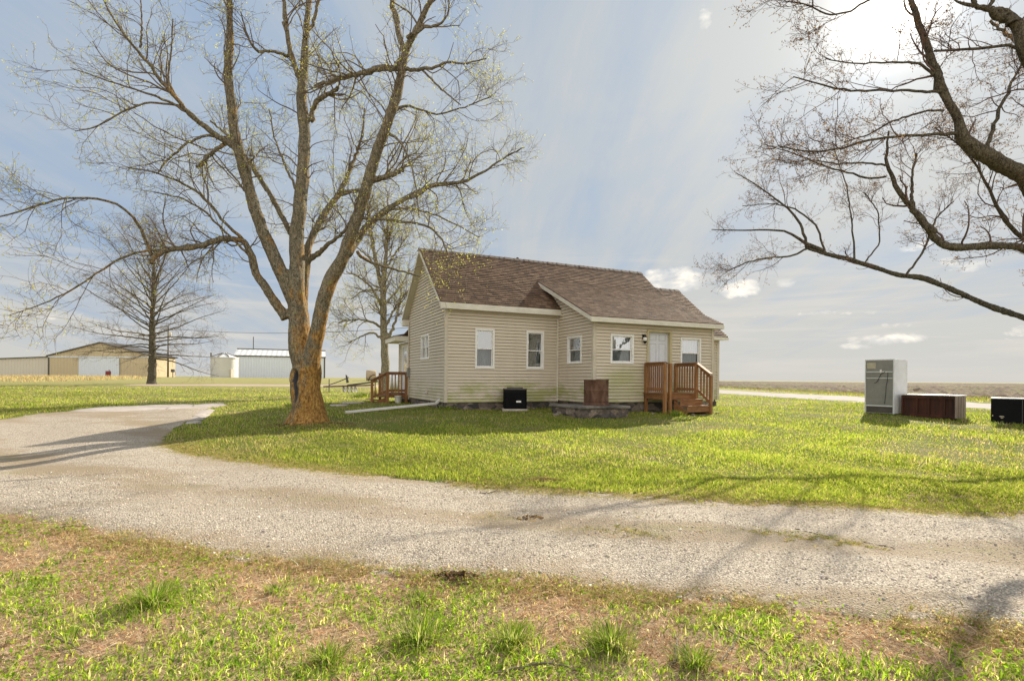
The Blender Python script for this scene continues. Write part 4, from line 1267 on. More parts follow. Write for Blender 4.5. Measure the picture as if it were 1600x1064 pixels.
def window(fr, o, cur_up, cur_low, glass_up='glass', glass_low='glass_low', split=.5, mull=False, fw=.05):
    u0, u1, z0, z1 = o
    mb = MB()
    fr.box(mb, u0 - .012, u0 + fw, z0 - .012, z1 + .012, -.07, .034)
    fr.box(mb, u1 - fw, u1 + .012, z0 - .012, z1 + .012, -.07, .034)
    fr.box(mb, u0 + fw, u1 - fw, z1 - fw, z1 + .010, -.07, .031)
    fr.box(mb, u0 + fw, u1 - fw, z0 - .010, z0 + fw, -.07, .038)
    f = mb.build('window', M['white'], house, bevel=.003)
    zm = z0 + (z1 - z0) * split
    cols = [(u0 + fw, u1 - fw)]
    if mull:
        um = (u0 + u1) / 2
        mb = MB(); fr.box(mb, um - .035, um + .035, z0 + fw, z1 - fw, -.06, .02); mb.build('mullion', M['white'], f)
        cols = [(u0 + fw, um - .035), (um + .035, u1 - fw)]
    s = MB()
    for (a, b) in cols:
        for (p, q, off) in ((zm - .018, z1 - fw, -.012), (z0 + fw, zm + .018, -.040)):
            w = .026
            fr.box(s, a, a + w, p, q, off - .02, off); fr.box(s, b - w, b, p, q, off - .02, off)
            fr.box(s, a + w, b - w, q - w, q, off - .02, off + .002); fr.box(s, a + w, b - w, p, p + w, off - .02, off + .002)
    s.build('sash', M['white'], f)
    g = MB(); h = MB()
    for (a, b) in cols:
        g.quad(fr.p(a + .02, zm, -.022), fr.p(b - .02, zm, -.022), fr.p(b - .02, z1 - fw - .01, -.022), fr.p(a + .02, z1 - fw - .01, -.022))
        h.quad(fr.p(a + .02, z0 + fw + .01, -.05), fr.p(b - .02, z0 + fw + .01, -.05), fr.p(b - .02, zm, -.05), fr.p(a + .02, zm, -.05))
    g.build('pane', M[glass_up], f); h.build('pane', M[glass_low], f)
    for (cm, p, q) in ((cur_up, zm, z1), (cur_low, z0, zm)):
        c = MB(); n = 26
        pts = [u0 + (u1 - u0) * i / n for i in range(n + 1)]
        off = [-.13 + .012 * math.sin(i * 1.7) + .006 * math.sin(i * 4.1) for i in range(n + 1)]
        for i in range(n):
            c.quad(fr.p(pts[i], p, off[i]), fr.p(pts[i + 1], p, off[i + 1]), fr.p(pts[i + 1], q, off[i + 1]), fr.p(pts[i], q, off[i]))
        c.build('curtain', M[cm], f, smooth=True)
    # near-black sheet behind the curtains, painted as the dark of the room
    r = MB()
    r.quad(fr.p(u0 - .02, z0 - .02, -.3), fr.p(u1 + .02, z0 - .02, -.3), fr.p(u1 + .02, z1 + .02, -.3), fr.p(u0 - .02, z1 + .02, -.3))
    r.build('dark_backing', M['dark'], f)
    return f


tag(window(fr_front, WIN['w1'], 'cur_green', 'cur_grey', 'glass', split=.50), 'tall narrow window with a grey curtained lower pane')
tag(window(fr_front, WIN['w2'], 'cur_green', 'cur_green', 'glass', 'glass', split=.49), 'tall narrow window with dark green drapes')
window(fr_gable, (WD - GW[1], WD - GW[0], GW[2], GW[3]), 'cur_white', 'cur_green', 'glass_sky', split=.50, mull=True)
window(fr_wside, WS, 'cur_grey', 'cur_grey', split=.5)
window(fr_wing, W3, 'cur_white', 'cur_grey', 'glass_sky', split=.48)
window(fr_wing, W4, 'cur_white', 'cur_grey', 'glass_sky', split=.50)

# front door: deep tan casing, pale panelled leaf
u0, u1, z0, z1 = DR
mb = MB()
fr_wing.box(mb, u0 - .055, u0 + .02, z0 - .05, z1 + .015, -.10, .045)
fr_wing.box(mb, u1 - .02, u1 + .055, z0 - .05, z1 + .015, -.10, .045)
fr_wing.box(mb, u0 - .055, u1 + .055, z1 - .03, z1 + .045, -.10, .047)
fr_wing.box(mb, u0 - .02, u1 + .02, z0 - .06, z0 + .0, -.10, .03)
dfm = mb.build('door_casing', material('olive_tan_casing', m_plain, c1=(0.44, 0.38, 0.22), c2=(0.52, 0.46, 0.28), scale=3), house, bevel=.004)
mb = MB()
da, db_ = u0 + .02, u1 - .02
fr_wing.box(mb, da, db_, z0 + .005, z1 - .032, -.11, -.075)
door = mb.build('door', M['door'], house)
mb = MB()
w_ = db_ - da
for (p, q) in ((.12, .44), (.56, .88)):
    for (r, s) in ((.06, .42), (.48, .80), (.85, .955)):
        a, b = da + w_ * p, da + w_ * q; c, d = z0 + (z1 - z0) * r, z0 + (z1 - z0) * s
        g = .016
        fr_wing.box(mb, a, b, c, c + g, -.075, -.0735); fr_wing.box(mb, a, b, d - g, d, -.075, -.0735)
        fr_wing.box(mb, a, a + g, c + g, d - g, -.075, -.0735); fr_wing.box(mb, b - g, b, c + g, d - g, -.075, -.0735)
        fr_wing.box(mb, a + .04, b - .04, c + .04, d - .04, -.075, -.070, 1)
mb.build('door_panel', [M['door_groove'], M['door']], door)
mb = MB(); c = fr_wing.p(db_ - .06, z0 + .93, -.05)
mb.lathe([(.012, -.03), (.03, -.02), (.03, .02), (.012, .03)], c, 10); mb.build('handle', M['dark_metal'], door, smooth=True)
# wall lamp: black bracket and lantern with pale glass
lc = fr_wing.p(5.79 - A1, 2.20, .10)
lamp = MB(); lamp.beam(fr_wing.p(5.79 - A1, 2.30, .0), fr_wing.p(5.79 - A1, 2.30, .11), .03, .03)
lamp.beam(fr_wing.p(5.79 - A1, 2.24, .012), fr_wing.p(5.79 - A1, 2.38, .012), .08, .02, up=(0, 1, 0))
lamp.lathe([(.008, .21), (.012, .15), (.05, .11), (.062, .09), (.06, .085)], (lc.x, lc.y, lc.z), 12)
lo = lamp.build('wall_lamp', M['black'], house, smooth=True)
lamp = MB(); lamp.lathe([(.058, -.035), (.05, -.07), (.025, -.10), (.008, -.13)], (lc.x, lc.y, lc.z), 12)
lamp.build('lamp_base', M['black'], lo, smooth=True)
mb = MB(); mb.lathe([(.052, -.034), (.062, .03), (.056, .084)], (lc.x, lc.y, lc.z), 12); mb.build('lamp_glass', M['white'], lo, smooth=True)

# side door of the rear addition, behind the side deck
u0, u1, z0, z1 = .62, 1.45, .37, 2.20
mb = MB(); fr_add.box(mb, u0 - .06, u0 + .02, z0 - .04, z1 + .05, -.05, .03); fr_add.box(mb, u1 - .02, u1 + .06, z0 - .04, z1 + .05, -.05, .03); fr_add.box(mb, u0 + .02, u1 - .02, z1 - .02, z1 + .05, -.05, .03)
mb.build('door_casing', M['white'], house)
mb = MB(); fr_add.box(mb, u0 + .02, u1 - .02, z0, z1 - .02, -.06, -.02); sd = mb.build('door', M['door'], house)
mb = MB(); fr_add.box(mb, u0 + .12, u1 - .12, z0 + .85, z1 - .2, -.02, -.015); mb.build('door_window', M['glass'], sd)
# dryer vent, conduit, small antenna knob on the ridge
mb = MB(); v = fr_gable.p(WD - 2.0, .50, .0)
mb.lathe([(.05, 0), (.055, .06)], (0, 0, 0), 12)
mb = MB(); fr_gable.box(mb, WD - 2.12, WD - 1.86, .46, .58, 0, .05); fr_gable.box(mb, WD - 2.06, WD - 1.92, .42, .48, .02, .08); mb.build('dryer_vent', M['trim'], house, bevel=.01)
mb = MB(); mb.tube([(-.05, WD - .06, .3), (-.05, WD - .06, 2.5), (-.05, WD - .06, 3.1)], .02, 8); mb.build('conduit', M['trim'], house)
mb = MB(); mb.box((-.10, WD - .18, 1.0), (-.01, WD + .02, 1.35)); mb.build('meter_box', M['fridge_back'], house, bevel=.008)
mb = MB(); mb.lathe([(.03, -.12), (.03, .04), (.05, .05), (.05, .07), (.02, .08)], (3.55, RB + .12, RZ + .02), 12); mb.build('roof_vent', M['dark_metal'], house, smooth=True)


# ------------------------------------------------------------------ decks
def LW(root, fn, name, mat, **k):
    mb = MB(); fn(mb); return mb.build(name, M[mat], root, **k)


def hloc(a, b, z=0):
    x, y = hw(a, b); return (x, y, z)


dk = empty('wooden_deck', hloc(0, 0), TH, 'small reddish stained wooden deck with railings and steps at the front door', 'deck', 'stained wooden decks at the house doors')
FZ_, RT = .56, 1.47
a0, a1, b0, b1 = 5.82, 7.08, -3.10, -2.215
# boards run along the front
mb = MB(); nb = 7
for i in range(nb):
    y0 = b0 - .03 + (b1 - b0 + .03) * i / nb
    mb.box((a0 - .04, y0 + .004, FZ_ - .035), (a1 + .04, y0 + (b1 - b0 + .03) / nb - .004, FZ_))
mb.build('deck_floor', M['redwood_flat'], dk, bevel=.003)
mb = MB()
mb.box((a0, b0 + .0, FZ_ - .20), (a1, b0 + .04, FZ_ - .037)); mb.box((a0, b0 + .041, FZ_ - .198), (a0 + .04, b1, FZ_ - .037)); mb.box((a1 - .04, b0 + .041, FZ_ - .198), (a1, b1, FZ_ - .037))
mb.build('skirt_board', M['redwood_flat'], dk, bevel=.003)


def post(root, a, b, z0, z1, w=.09):
    mb = MB(); mb.box((a - w / 2, b - w / 2, z0), (a + w / 2, b + w / 2, z1)); return mb.build('post', M['redwood'], root, bevel=.004)


for (a, b, z0_) in ((a0 + .045, b0 - .045, -.12), (6.06, b0 - .045, -.12), (a1 + .0, b0 - .045, -.12), (a0 + .045, b1 - .05, -.05), (a1 - .02, b1 - .05, -.05)):
    post(dk, a, b, z0_, RT - .02 if z0_ < .0 or True else RT)


def railing(root, p, q, z_lo, z_hi, n, cap=True):
    """rails, cap and square balusters between two posts"""
    p = Vector((*p, 0)); q = Vector((*q, 0))
    z = Vector((0, 0, 1)); d = (q - p).normalized(); nrm_ = Vector((-d.y, d.x, 0))
    zl = z_lo if isinstance(z_lo, tuple) else (z_lo, z_lo)
    zh = z_hi if isinstance(z_hi, tuple) else (z_hi, z_hi)
    mb = MB()
    mb.beam(p + z * (zh[0] - .05), q + z * (zh[1] - .05), .035, .085); mb.build('rail', M['redwood_flat'], root, bevel=.003)
    mb = MB(); mb.beam(p + z * (zl[0] + .08), q + z * (zl[1] + .08), .035, .085); mb.build('rail', M['redwood_flat'], root, bevel=.003)
    mb = MB(); mb.beam(p - d * .05 + z * (zh[0] + .012), q + d * .05 + z * (zh[1] + .012), .13, .035); mb.build('cap_rail', M['redwood_flat'], root, bevel=.003)
    for i in range(n):
        t = (i + 1) / (n + 1); c = p.lerp(q, t)
        lo_ = zl[0] + (zl[1] - zl[0]) * t; hi_ = zh[0] + (zh[1] - zh[0]) * t
        b = MB(); b.box((c.x - .018, c.y - .018, lo_ + .0), (c.x + .018, c.y + .018, hi_ - .01), 0, Matrix.Translation(nrm_ * .0))
        b.build('baluster', M['redwood'], root)


railing(dk, (a0 + .045, b0), (a0 + .045, b1 - .1), FZ_ + .03, RT, 7)
railing(dk, (a1 - .0, b0), (a1 - .02, b1 - .1), FZ_ + .03, RT, 6)
# steps
mb = MB()
for k, (zz, bb) in enumerate(((.38, -3.14), (.20, -3.42))):
    mb.box((6.22, bb - .30, zz - .035), (a1 + .0, bb - .01, zz))
    mb.box((6.22, bb - .285, zz - .19), (a1 - .0, bb - .262, zz - .036))
mb.prism([(6.20, -3.15, .34), (6.20, -3.72, .02), (6.20, -3.72, -.1), (6.20, -3.15, -.1)], (.02, 0, 0))
mb.prism([(a1 + .01, -3.15, .34), (a1 + .01, -3.72, .02), (a1 + .01, -3.72, -.1), (a1 + .01, -3.15, -.1)], (.02, 0, 0))
mb.build('step', M['redwood_flat'], dk, bevel=.004)
post(dk, a1 + .03, -3.72, -.15, 1.10, .08)
railing(dk, (a1 + .03, b0 - .09), (a1 + .03, -3.69), (FZ_ + .01, .22), (RT, 1.12), 3)

dk2 = empty('wooden_deck', hloc(0, 0), TH, 'small reddish stained wooden deck with steps at the left side door', 'deck', 'stained wooden decks at the house doors')
f2, r2 = .37, 1.16
mb = MB()
for i in range(6):
    mb.box((-.82 + .135 * i, 4.82, f2 - .03), (-.82 + .135 * i + .128, 6.3, f2))
mb.build('deck_floor', M['redwood_flat'], dk2)
mb = MB(); mb.box((-.82, 4.80, f2 - .17), (-.03, 4.835, f2 - .032)); mb.box((-.82, 4.836, f2 - .17), (-.785, 6.3, f2 - .032)); mb.build('skirt_board', M['redwood_flat'], dk2)
for (a, b) in ((-.80, 4.76), (-.08, 4.76), (-.80, 6.26)):
    post(dk2, a, b, -.1, r2 - .01, .10)
railing(dk2, (-.75, 4.76), (-.13, 4.76), f2 + .02, r2, 4)
mb = MB()
for k, (zz, aa) in enumerate(((.24, -.85), (.12, -1.10))):
    mb.box((aa - .26, 4.85, zz - .03), (aa - .01, 6.2, zz)); 
mb.prism([(-.84, 4.80, .22), (-1.42, 4.80, -.02), (-1.42, 4.80, -.08), (-.84, 4.80, -.08)], (0, .03, 0))
mb.build('step', M['redwood_flat'], dk2)
post(dk2, -1.38, 4.76, -.1, .86, .09)
railing(dk2, (-.84, 4.76), (-1.40, 4.76), (f2, .12), (r2, .84), 3)

# ------------------------------------------------------------------ things round the house
# air conditioner
ac = empty('air_conditioner', hloc(2.13, -.52, float(gz(*hw(2.13, -.52))) + .01), .06, 'black outdoor air conditioning unit on a pad under the second window', 'air conditioner')
mb = MB()
w, h = .35, .64
def rrect(r, w_):
    out = []
    for (cx, cy, a0_) in ((w_ - r, w_ - r, 0), (-(w_ - r), w_ - r, 90), (-(w_ - r), -(w_ - r), 180), (w_ - r, -(w_ - r), 270)):
        for k in range(5):
            a = math.radians(a0_ + 22.5 * k); out.append((cx + r * math.cos(a), cy + r * math.sin(a)))
    return out
mb.prism([(x, y, .055) for x, y in rrect(.08, w)], (0, 0, h - .055)); mb.build('body', M['black'], ac)
mb = MB()
for k in range(26):
    z = .08 + k * .019
    mb.prism([(x, y, z) for x, y in rrect(.085, w + .010)], (0, 0, .006))
mb.build('louver_grille', M['black'], ac)
mb = MB(); mb.prism([(x, y, h) for x, y in rrect(.09, w + .016)], (0, 0, .03)); mb.lathe([(.26, .67), (.25, .695), (.08, .70)], (0, 0, 0), 20); mb.build('top_cover', M['dark_metal'], ac)
mb = MB()
for r in (.10, .15, .20, .24):
    mb.lathe([(r, .695), (r + .006, .708), (r + .012, .695)], (0, 0, 0), 24, cap=False)
mb.build('fan_guard', M['dark_metal'], ac)
mb = MB(); mb.box((.02, -w - .013, .25), (.17, -w - .010, .30)); mb.build('maker_plate', M['white'], ac)
mb = MB(); mb.box((-.40, -.40, -.08), (.40, .40, .045)); mb.build('base_pad', M['concrete'], ac, bevel=.01)

def poly6(mb, g, z0, z1):
    b = [(2.76 - g, -3.32 - g), (4.44 + g, -3.35 - g), (4.48 + g, -2.22), (3.92, -2.21), (3.90, -1.72 + g), (2.73 - g, -1.70 + g)]
    return mb.add([(x, y, z0) for x, y in b] + [(x, y, z1) for x, y in b], [(5, 4, 3, 2, 1, 0), (6, 7, 8, 9, 10, 11)] + [(i, (i + 1) % 6, 6 + (i + 1) % 6, 6 + i) for i in range(6)])


so = empty('concrete_slab', (0, 0, 0), 0)
for nm_, g_, z0_, z1_, mt_, ds_ in (('rubble_base', -.03, -.15, .145, 'stone', .10), ('slab_top', .02, .14, .212, 'slab', .022)):
    sb_ = poly6(MB(), g_, z0_, z1_).build(nm_, M[mt_], so)
    m_ = sb_.modifiers.new('vox', 'REMESH'); m_.mode = 'VOXEL'; m_.voxel_size = .024
    tx_ = bpy.data.textures.new('rough_stone', 'CLOUDS'); tx_.noise_scale = .12; tx_.noise_depth = 4
    m_ = sb_.modifiers.new('disp', 'DISPLACE'); m_.texture = tx_; m_.strength = ds_; m_.mid_level = .55
so.location = hloc(0, 0); so.rotation_euler = (0, 0, TH)
tag(so, 'low dark mossy concrete slab on the ground under the rusty drum', 'concrete slab')
mb = MB()
mb.lathe([(.395, .0), (.395, .02), (.375, .05), (.355, .09), (.362, .10), (.355, .12), (.352, .40), (.360, .42), (.352, .44), (.354, .70), (.362, .715), (.362, .735), (.345, .735), (.34, .60), (.34, .15), (.30, .13)], (0, 0, 0), 40)
dr_ = mb.build('rusty_drum', M['rust'], None, smooth=True)
dr_.location = hloc(3.70, -2.74, .215); dr_.rotation_euler = (0, 0, .4)
tag(dr_, 'rusty brown steel drum standing on the concrete slab', 'drum')
e_ = dr_.modifiers.new('e', 'EDGE_SPLIT'); e_.split_angle = .7

# stones and rubble along the foundation
RS = 'stones and rubble along the foundation'
rubble = [(5.3, -3.3, .09, 'flat grey stone in the grass between slab and front deck'), (6.1, -3.45, .07, 'small pale stone between the front deck posts'), (6.35, -3.8, .10, 'grey stone in the weeds at the foot of the front steps'), (6.6, -3.95, .08, 'pale stone lying just before the front steps'),
          (7.35, -3.75, .08, 'brown stone beside the foot of the step railing'), (.55, -.22, .12, 'dark stone leaning on the foundation near the house corner'), (1.35, -.2, .09, 'dark stone by the foundation left of the air conditioner'), (2.9, -.3, .08, 'stone in the grass right of the air conditioner'),
          (2.5, -2.5, .1, 'stone lying at the left end of the concrete slab')]
for (a, b, r, lb) in rubble:
    x, y = hw(a, b)
    V = ico * rng.uniform(.75, 1.2, (12, 1)) * np.array([1.3, 1.0, .55]) * r
    F = np.vstack([icf, [(11, 7, 6), (11, 8, 7), (11, 9, 8), (11, 10, 9), (11, 6, 10)]])
    o = np_mesh('stone', V, F, M['stone'], smooth=False)
    m = o.modifiers.new('s', 'SUBSURF'); m.levels = 2; m.render_levels = 2
    o.location = (x, y, float(gz(x, y)) + r * .2); o.rotation_euler = (0, 0, random.uniform(0, 6))
    tag(o, lb, 'stone', RS)

# downspout pipe lying on the lawn
p0 = on_ground(540, 647); p1 = Vector((*hw(-.12, .55), .16))
mb = MB(); q0 = p0 + Vector((0, 0, .05))
mb.beam(q0, p1, .10, .07); mb.beam(p1, p1 + Vector((.14, .08, .14)), .10, .07)
tag(mb.build('downspout_pipe', M['pipe'], None, bevel=.01), 'long white downspout pipe lying from the house corner across the lawn', 'pipe')

# bucket beside the side deck
bk = hloc(-.42, 4.60)
mb = MB(); mb.lathe([(.105, 0), (.11, .01), (.13, .27), (.142, .275), (.142, .29), (.125, .29), (.10, .02)], (0, 0, 0), 24)
bo = mb.build('bucket', M['white'], None, smooth=True); bo.location = (bk[0], bk[1], float(gz(bk[0], bk[1])) + .005)
tag(bo, 'dirty white plastic bucket standing before the side deck', 'bucket')
mb = MB(); mb.tube([(.14 * math.cos(t), -.02 - .03 * math.sin(t), .28 - .12 * math.sin(t)) for t in np.linspace(0, math.pi, 10)], .004, 5); mb.build('handle', M['dark_metal'], bo)

# refrigerator seen from the back
fl = on_ground(1350, 645); fc = on_ground(1391.5, 646.5)
d1 = Vector((fc.x - fl.x, fc.y - fl.y, 0)); fw_ = .76; d1.normalize()
ang = math.atan2(d1.y, d1.x) if False else math.radians(-8)
fr_ = empty('refrigerator', (fl.x + .02, fl.y, float(gz(fl.x, fl.y)) - .02), math.radians(-58), 'old refrigerator standing on the lawn with its grey back turned to the viewer', 'refrigerator')
FW, FD, FH = .80, .80, 1.66
mb = MB(); mb.box((0, .03, .03), (FW, FD, FH)); body = mb.build('body', M['fridge_side'], fr_, bevel=.012)
mb = MB(); mb.box((.035, -.0, .24), (FW - .035, .028, FH - .02)); mb.build('back_panel', M['fridge_back'], fr_, bevel=.006)
mb = MB(); mb.add([(0, -.008, .03), (.03, -.008, .03), (.03, -.008, FH - .03), (FW - .03, -.008, FH - .03), (FW - .03, -.008, .03), (FW, -.008, .03), (FW, -.008, FH), (0, -.008, FH)] + [(0, .029, .03), (.03, .029, .03), (.03, .029, FH - .03), (FW - .03, .029, FH - .03), (FW - .03, .029, .03), (FW, .029, .03), (FW, .029, FH), (0, .029, FH)], [(7, 6, 3, 2), (7, 2, 1, 0), (3, 6, 5, 4)] + [(i, (i + 1) % 8, 8 + (i + 1) % 8, 8 + i) for i in range(8)]); mb.build('edge_trim', M['fridge_side'], fr_)
mb = MB(); mb.box((.04, .018, .05), (FW - .04, .029, .23)); mb.build('compressor_grille', M['dark_metal'], fr_)
for (z_, h_) in ((.245, .03), (1.27, .025), (1.08, .02)):
    mb = MB(); mb.box((.04, -.014, z_), (FW - .04, -.001, z_ + h_)); mb.build('cross_bar', M['fridge_side'], fr_)
mb = MB(); mb.box((.06, -.006, 1.38), (.30, -.001, 1.56)); mb.build('sticker', M['label'], fr_)
mb = MB(); mb.tube([(.56, -.02, 1.28), (.46, -.03, 1.22), (.40, -.03, 1.08), (.34, -.03, .96), (.28, -.03, .95)], .007, 6); mb.build('power_cord', M['black'], fr_)
mb = MB(); mb.tube([(.64, -.02, 1.26), (.63, -.03, 1.0), (.60, -.03, .86), (.59, -.03, .60), (.56, -.03, .32)], .006, 6); mb.build('drain_hose', M['black'], fr_)
mb = MB(); mb.box((.42, -.025, 1.25), (.47, -.002, 1.35)); mb.build('water_valve', M['white'], fr_, bevel=.006)
for a in (.06, FW - .1):
    mb = MB(); mb.box((a, .06, -.03), (a + .05, .12, .03)); mb.build('foot', M['black'], fr_)
mb = MB(); mb.box((.0, FD + .002, .05), (FW, FD + .06, FH - .01)); mb.build('door', M['fridge_side'], fr_, bevel=.01)

# brown cabinet lying on the lawn
cl = on_ground(1408, 649); cr_ = on_ground(1493, 657.5)
ddx = Vector((cr_.x - cl.x, cr_.y - cl.y, 0)); CL = ddx.length; cang = math.atan2(ddx.y, ddx.x)
cb = empty('wooden_cabinet', (cl.x, cl.y, float(gz(cl.x, cl.y)) - .03), cang, 'long dark brown wooden cabinet lying on the lawn beside the refrigerator', 'cabinet')
CH, CD = .66, .62
mb = MB(); mb.box((0, .05, 0), (CL - .02, .075, CH - .02)); mb.build('back_panel', M['dark_brown'], cb)
mb = MB()
for x in (0.0, CL * .28, CL * .50, CL * .78):
    mb.box((x, .0, .0), (x + .05, .048, CH - .035))
mb.box((0.051, 0.005, 0), (CL - .03, .046, .09)); mb.box((0.051, .005, CH - .12), (CL - .03, .046, CH - .036)); mb.build('face_frame', M['dark_brown'], cb, bevel=.004)
mb = MB(); mb.box((-.02, -.02, CH - .03), (CL + .02, CD + .02, CH)); mb.build('top_panel', M['pipe'], cb, bevel=.006)
mb = MB(); mb.box((.01, CD - .03, 0), (CL - .02, CD, CH - .032)); mb.build('rear_panel', M['dark_brown'], cb); mb = MB(); mb.box((0, .08, 0), (.03, CD - .032, CH - .032)); mb.build('side_panel', M['dark_brown'], cb)
mb = MB()
for k in range(4):
    y = -.0 + k * .157
    mb.box((CL - .018, y, .02), (CL + .01, y + .125, CH - .032))
mb.build('slatted_end', M['grey_wood'], cb, bevel=.004)
mb = MB(); mb.box((CL - .045, .0, 0), (CL - .02, CD, CH - .032)); mb.build('inner_panel', M['dark_brown'], cb)

# black box at the right edge of the view
bl = on_ground(1548, 661.5); br_ = on_ground(1640, 668)
ddx = Vector((br_.x - bl.x, br_.y - bl.y, 0)); BLn = 1.75; bang = math.atan2(ddx.y, ddx.x)
bb_ = empty('black_cabinet', (bl.x, bl.y, float(gz(bl.x, bl.y)) - .03), bang, 'black painted cabinet lying on the lawn at the right edge, right of the brown one', 'cabinet')
mb = MB(); mb.box((0, 0, 0), (BLn, .60, .675)); mb.build('body', M['black'], bb_, bevel=.006)
mb = MB(); mb.box((-.01, -.012, .677), (BLn + .01, .61, .70)); mb.build('top_panel', M['pipe'], bb_)
mb = MB(); mb.box((.60, -.012, .02), (.615, -.001, .65)); mb.build('door_edge', M['dark_metal'], bb_)
for (x, z, w2, h2) in ((.16, .20, .11, .03), (.19, .165, .06, .02), (.02, .21, .03, .04), (.78, .28, .16, .03), (.82, .33, .05, .015)):
    mb = MB(); mb.prism([(x, -.006, z + h2 * .4), (x + w2 * .3, -.006, z), (x + w2, -.006, z + h2 * .3), (x + w2 * .8, -.006, z + h2), (x + w2 * .2, -.006, z + h2)], (0, .005, 0)); mb.build('scuff_mark', M['label'], bb_)

# weeds next to the cabinets
#@@FAR

# ------------------------------------------------------------------ farm buildings far off
def gzf(x, y): return float(gz(x, y))


def far_box(name, x0, x1, y0, y1, h, ztop=None):
    pass


by = 140.0
bx = lambda px, Y=by: ray(px, 590)[0] * Y
hz_ = lambda px, py, Y=by: at(px, py, Y).z
# machine shed: wide gable, white sliding door
bz = at(75, 591, by).z
barn = empty('machine_shed', (bx(75), by, bz), 0, 'wide tan metal machine shed with a big pale sliding door under the gable', 'shed')
w = bx(240) - bx(75); he = hz_(75, 556) - bz; hr = hz_(157, 536) - bz; xr = bx(157) - bx(75)
mb = MB(); mb.add([(0, 0, -1), (w, 0, -1), (w, 0, he), (xr, 0, hr), (0, 0, he), (0, 9, -1), (w, 9, -1), (w, 9, he), (xr, 9, hr), (0, 9, he)], [(0, 1, 2, 3, 4), (9, 8, 7, 6, 5), (1, 6, 7, 2), (0, 4, 9, 5)])
mb.build('wall', M['barn_tan'], barn)
mb = MB(); mb.add([(-.3, -.4, he - .1), (xr, -.4, hr), (w + .3, -.4, he - .1), (-.3, 9.6, he - .1), (xr, 9.6, hr), (w + .3, 9.6, he - .1), (-.3, -.4, he + .15), (xr, -.4, hr + .28), (w + .3, -.4, he + .15), (-.3, 9.6, he + .15), (xr, 9.6, hr + .28), (w + .3, 9.6, he + .15)],
                  [(6, 7, 10, 9), (7, 8, 11, 10), (0, 3, 4, 1), (1, 4, 5, 2), (0, 1, 7, 6), (1, 2, 8, 7), (3, 9, 10, 4), (4, 10, 11, 5)]); mb.build('roof', M['dark_metal'], barn)
mb = MB(); mb.box((-.0, -.12, he - .35), (w, -.01, he - .05)); mb.build('eave_rail', M['metal_white'], barn)
d0, d1 = bx(124) - bx(75), bx(187) - bx(75)
mb = MB(); mb.box((d0, -.25, -.6), (d1, -.13, he - .45)); mb.build('sliding_door', M['metal_white'], barn)
mb = MB(); mb.box((0, -.1, -.5), (.35, -.02, he - .36)); mb.build('corner_trim', M['dark_metal'], barn)
# long low annex reaching left out of view
an = empty('long_shed', (bx(-60), by + 1, at(0, 591, by).z), 0, 'long low grey metal shed reaching out of view on the far left', 'shed')
wl = bx(74) - bx(-60); hh = hz_(40, 557) - at(40, 591, by).z
mb = MB(); mb.add([(0, 0, -1), (wl, 0, -1), (wl, 0, hh), (0, 0, hh - 1.0), (0, 20, -1), (wl, 20, -1), (wl, 20, hh), (0, 20, hh - 1)], [(0, 1, 2, 3), (4, 7, 6, 5), (1, 5, 6, 2), (0, 3, 7, 4)]); mb.build('wall', M['barn_grey'], an)
mb = MB(); mb.add([(-.2, -.4, hh - 1.0), (wl, -.4, hh), (wl, 21, hh), (-.2, 21, hh - 1), (-.2, -.4, hh - .8), (wl, -.4, hh + .2), (wl, 21, hh + .2), (-.2, 21, hh - .8)], [(0, 3, 2, 1), (4, 5, 6, 7), (0, 1, 5, 4), (1, 2, 6, 5), (2, 3, 7, 6), (3, 0, 4, 7)]); mb.build('roof', M['dark_metal'], an)


def metal_shed(name, pl, pr, y_eave, y_ridge, y_base, Y, dep, wallm, roofm, label, trim=True, rot=0.0):
    x0, x1 = at(pl, y_base, Y).x, at(pr, y_base, Y).x
    zb = at((pl + pr) / 2, y_base, Y).z
    he = at((pl + pr) / 2, y_eave, Y).z - zb
    hr = at((pl + pr) / 2, y_ridge, Y + dep / 2).z - zb
    r = empty(name, (x0, Y, zb), rot, label, 'shed')
    u1 = x1 / Y
    w = (u1 * Y - x0) / (math.cos(rot) - u1 * math.sin(rot))
    mb = MB(); mb.add([(0, 0, -1), (w, 0, -1), (w, 0, he), (0, 0, he), (0, dep, -1), (w, dep, -1), (w, dep, he), (0, dep, he), (0, dep / 2, hr), (w, dep / 2, hr)], [(0, 1, 2, 3), (4, 7, 6, 5), (0, 3, 8, 7, 4), (1, 5, 6, 9, 2)]); mb.build('wall', wallm, r)
    o = .15
    mb = MB(); mb.add([(-o, -o, he), (w + o, -o, he), (w + o, dep / 2, hr + .05), (-o, dep / 2, hr + .05), (-o, dep + o, he), (w + o, dep + o, he), (-o, -o, he - .12), (w + o, -o, he - .12)], [(0, 1, 2, 3), (3, 2, 5, 4), (6, 7, 1, 0)]); mb.build('roof', roofm, r)
    if trim:
        mb = MB(); mb.box((-o - .02, -o - .06, he - .22), (w + o, -o - .01, he + .03)); mb.build('gutter', M['dark_metal'], r)
        for x in (0, w - .3):
            mb = MB(); mb.box((x, -.10, -.6), (x + .3, -.02, he - .14)); mb.build('corner_trim', M['dark_metal'], r)
        mb = MB(); mb.beam((-o, dep / 2, hr + .1), (w + o, dep / 2, hr + .1), .5, .18); mb.build('ridge_cap', M['dark_metal'], r)
    return r, he, hr, w


ws, he2, hr2, w2 = metal_shed('metal_shed', 366, 508, 555.5, 546, 589, 118, 11, M['metal_white'], M['metal_roof'], 'white metal shed with ribbed roof and dark corner trim behind the big tree', rot=math.radians(20))
mb = MB(); mb.lathe([(.09, hr2 - .2), (.09, hr2 + 2.9)], (3.2, 5.5, 0), 10); mb.build('vent_pipe', M['dark_metal'], ws)


